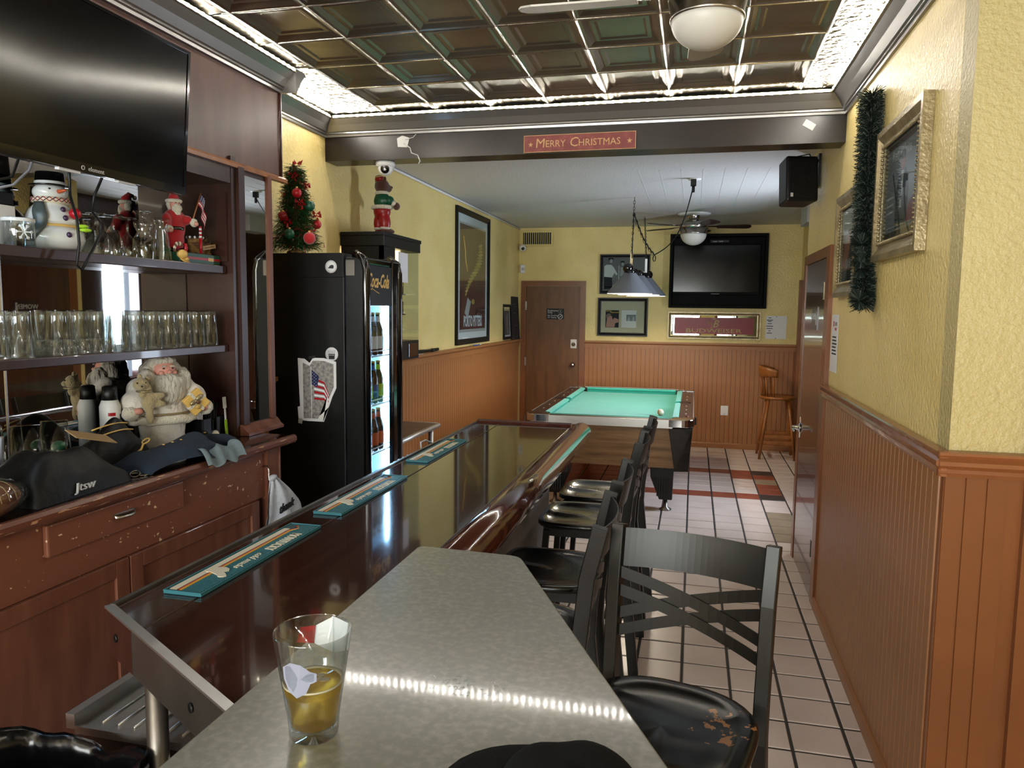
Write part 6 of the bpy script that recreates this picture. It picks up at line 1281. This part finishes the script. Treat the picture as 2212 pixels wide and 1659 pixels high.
Ms=Matrix.Translation((.60,5.12,2.52))@Matrix.Rotation(R(14),4,'Z')@Matrix.Rotation(R(-6),4,'X'); t=thing('wall_speaker','black wall speaker angled on a bracket at the right side','speaker',M=Ms)
obj('cabinet',MB().prism([(-.10,-.095),(.10,-.095),(.085,.085),(-.085,.085)],-.14,.14,'black_plastic'),t,local=True,bevel=.014); obj('grille',MB(F((0,-.096,0),(1,0,0),(0,0,1))).box(-.086,.086,-.125,.125,0,.006,'blacknylon'),t,local=True,bevel=.004); obj('badge',MB(F((-.07,-.103,-.105),(1,0,0),(0,0,1))).box(-.008,.008,-.012,.012,0,.002,'photo_lt'),t,local=True)
obj('bracket',MB().tube([(.62,5.18,2.66),(.68,5.2,2.67),(.735,5.2,2.66)],.010,'black_metal',8).box(.728,.744,5.15,5.25,2.50,2.70,'black_metal'),t); obj('cable',MB().tube([(.60,5.21,2.66),(.60,5.24,2.70),(.68,5.22,2.71),(.72,5.2,2.62),(.73,5.2,2.5)],.004,'black_plastic',6),t)

# ================================================================== RIGHT WALL
def ornate(label,y,z,w_,h_,art):
    M=right_frame(y,z,.744); t=frame('gilt_picture',label,'picture',M,w_,h_,.065,.035,'champagne','photo_md')
    W=w_/2-.068;H=h_/2-.068; b=MB()
    n=int(2*W/.016)
    for k in range(n+1):
        x=-W+2*W*k/n; b.ell((x,H,.024),(.007,.009,.007),'champagne',6,4).ell((x,-H,.024),(.007,.009,.007),'champagne',6,4)
    n=int(2*H/.016)
    for k in range(n+1):
        q=-H+2*H*k/n; b.ell((-W,q,.024),(.009,.007,.007),'champagne',6,4).ell((W,q,.024),(.009,.007,.007),'champagne',6,4)
    obj('beaded_liner',b,t,local=True,kind='stuff'); art(t,M,W-.012,H-.012,.0111); return t
def art1(t,M,W,H,z):
    flat('mat_board',[(-W,-H),(W,-H),(W,H),(-W,H)],z,'rail_brown',t); W*=.86;H*=.88
    flat('print',[(-W,-H),(W,-H),(W,H),(-W,H)],z+.0008,'photo_md',t); flat('red_corner',[(W*.45,-H*.9),(W*.97,-H*.9),(W*.97,-H*.3),(W*.6,-H*.5)],z+.0015,'maroonprint',t)
    flat('suit',[(-.05,-H*.95),(.10,-H*.95),(.12,-.02),(.07,.06),(-.01,.06),(-.06,-.02)],z+.0015,'photo_dk',t); flat('shirt',[(.01,.055),(.045,.055),(.03,-.04)],z+.0022,'photo_lt',t); flat('hand',[(.0,-.08),(.03,-.08),(.025,-.05),(.005,-.05)],z+.0022,'photo_lt',t)
    o=obj('head',MB().ell((.025,.09,0),(.03,.036,.0007),'flesh',14,4).ell((.025,.112,0),(.034,.022,.0009),'ink',14,4),t,local=True); o.location=(0,0,z+.0022)
    flat('cue_stick',[(-.115,.06),(-.108,.06),(.03,-H*.95),(.02,-H*.95)],z+.003,'ink',t); text('Red White',.06,M@Matrix.Translation((.0,H*.80,z+.002)),'photo_lt',t,ext=.0004)
    b=MB()
    for k in range(3): b.box(-W*.9,-W*.4,-.03-.028*k,-.022-.028*k,0,.0006,'photo_lt')
    b.box(-W*.8,W*.8,-H*.9,-H*.885,0,.0006,'photo_lt'); o=obj('printed_lines',b,t,local=True); o.location=(0,0,z+.0018)
def art2(t,M,W,H,z):
    flat('print',[(-W,-H),(W,-H),(W,H),(-W,H)],z,'postbrown',t); flat('pale_sky',[(-W,H*.35),(W,H*.2),(W,H),(-W,H)],z+.0008,'photo_lt',t); flat('tan_shape',[(-W*.7,-H*.6),(W*.2,-H*.7),(W*.5,H*.1),(W*.1,H*.4),(-W*.4,H*.2)],z+.0015,'flesh',t); flat('dark_band',[(-W,-H),(W,-H),(W,-H*.72),(-W,-H*.72)],z+.0015,'ink',t); flat('dark_shape',[(W*.1,-H*.6),(W*.8,-H*.6),(W*.7,H*.1),(W*.35,H*.25)],z+.0022,'photo_dk',t)
    text('BAR',.07,M@Matrix.Translation((.03,-H*.55,z+.003)),'photo_lt',t,ext=.0004)
ornate('larger gilt-framed print of a man with a cue, nearest the viewer on the right wall',3.125,2.175,.65,.52,art1)
ornate('smaller gilt-framed print beside the door, left of the dark garland',4.065,2.042,.53,.515,art2)
ga=thing('garland','dark green tinsel garland hanging down the right wall between the framed prints','garland',(.70,3.5,2.66))
path=[Vector(p) for p in ((.70,3.54,2.625),(.697,3.525,2.52),(.695,3.515,2.36),(.694,3.50,2.2),(.696,3.505,2.06),(.698,3.50,1.95),(.70,3.50,1.85),(.70,3.49,1.74))]
obj('core',MB().tube(path,.012,'needle',6),ga)
b=MB()
def along(t_):
    k=t_*(len(path)-1); i=min(int(k),len(path)-2); return path[i].lerp(path[i+1],k-i)
for n in range(12000):
    t_=random.random(); c=along(t_); a=random.uniform(0,6.283); d=Vector((math.cos(a),math.sin(a),random.uniform(-.9,.5))).normalized(); thin=.72 if .84>t_>.70 else 1; L=random.uniform(.04,.066)*thin
    q=c+d*L
    if q.x>.742: q.x=.742
    s_=d.cross(Vector((random.uniform(-1,1),random.uniform(-1,1),.5))).normalized()*.0017
    b.add([c-s_,c+s_,q+s_*.7,q-s_*.7],[(0,1,2,3)],'needle' if n%4 else 'needle_frost')
for (t_,ang) in ((.66,-70),(.74,-60),(.80,-50),(.98,-60)):
    c=along(t_)+Vector((-.02,-.03,0))
    for n in range(260):
        a=random.uniform(0,6.283); d=Vector((-.35+.6*math.cos(a),-.55+.6*math.sin(a)*.4,.75*math.sin(a)-.1)).normalized(); q=c+d*random.uniform(.045,.062)
        if q.x>.742: q.x=.742
        s_=d.cross(Vector((0,0.3,1))).normalized()*.0012; b.add([c-s_,c+s_,q+s_,q-s_],[(0,1,2,3)],'needle' if n%7 else 'needle_frost')
obj('tinsel_needles',b,ga,kind='stuff')
t=thing('paper_strip','narrow laminated notice on the wall beside the right-hand door','notice',M=right_frame(4.37,1.54,.744)); obj('sheet',MB().box(-.095,.095,-.155,.155,.0005,.002,'paper'),t,local=True); b=MB()
for k in range(6): b.box(-.06,.05+.01*(k%3),.03-.018*k,.038-.018*k,.002,.0024,'ink')
obj('printed_lines',b,t,local=True,kind='stuff'); obj('red_heading',MB().box(-.05,-.02,.09,.12,.002,.0024,'redprint').box(.0,.06,.095,.115,.002,.0024,'photo_md').box(.0,.05,.07,.085,.002,.0024,'redprint'),t,local=True)
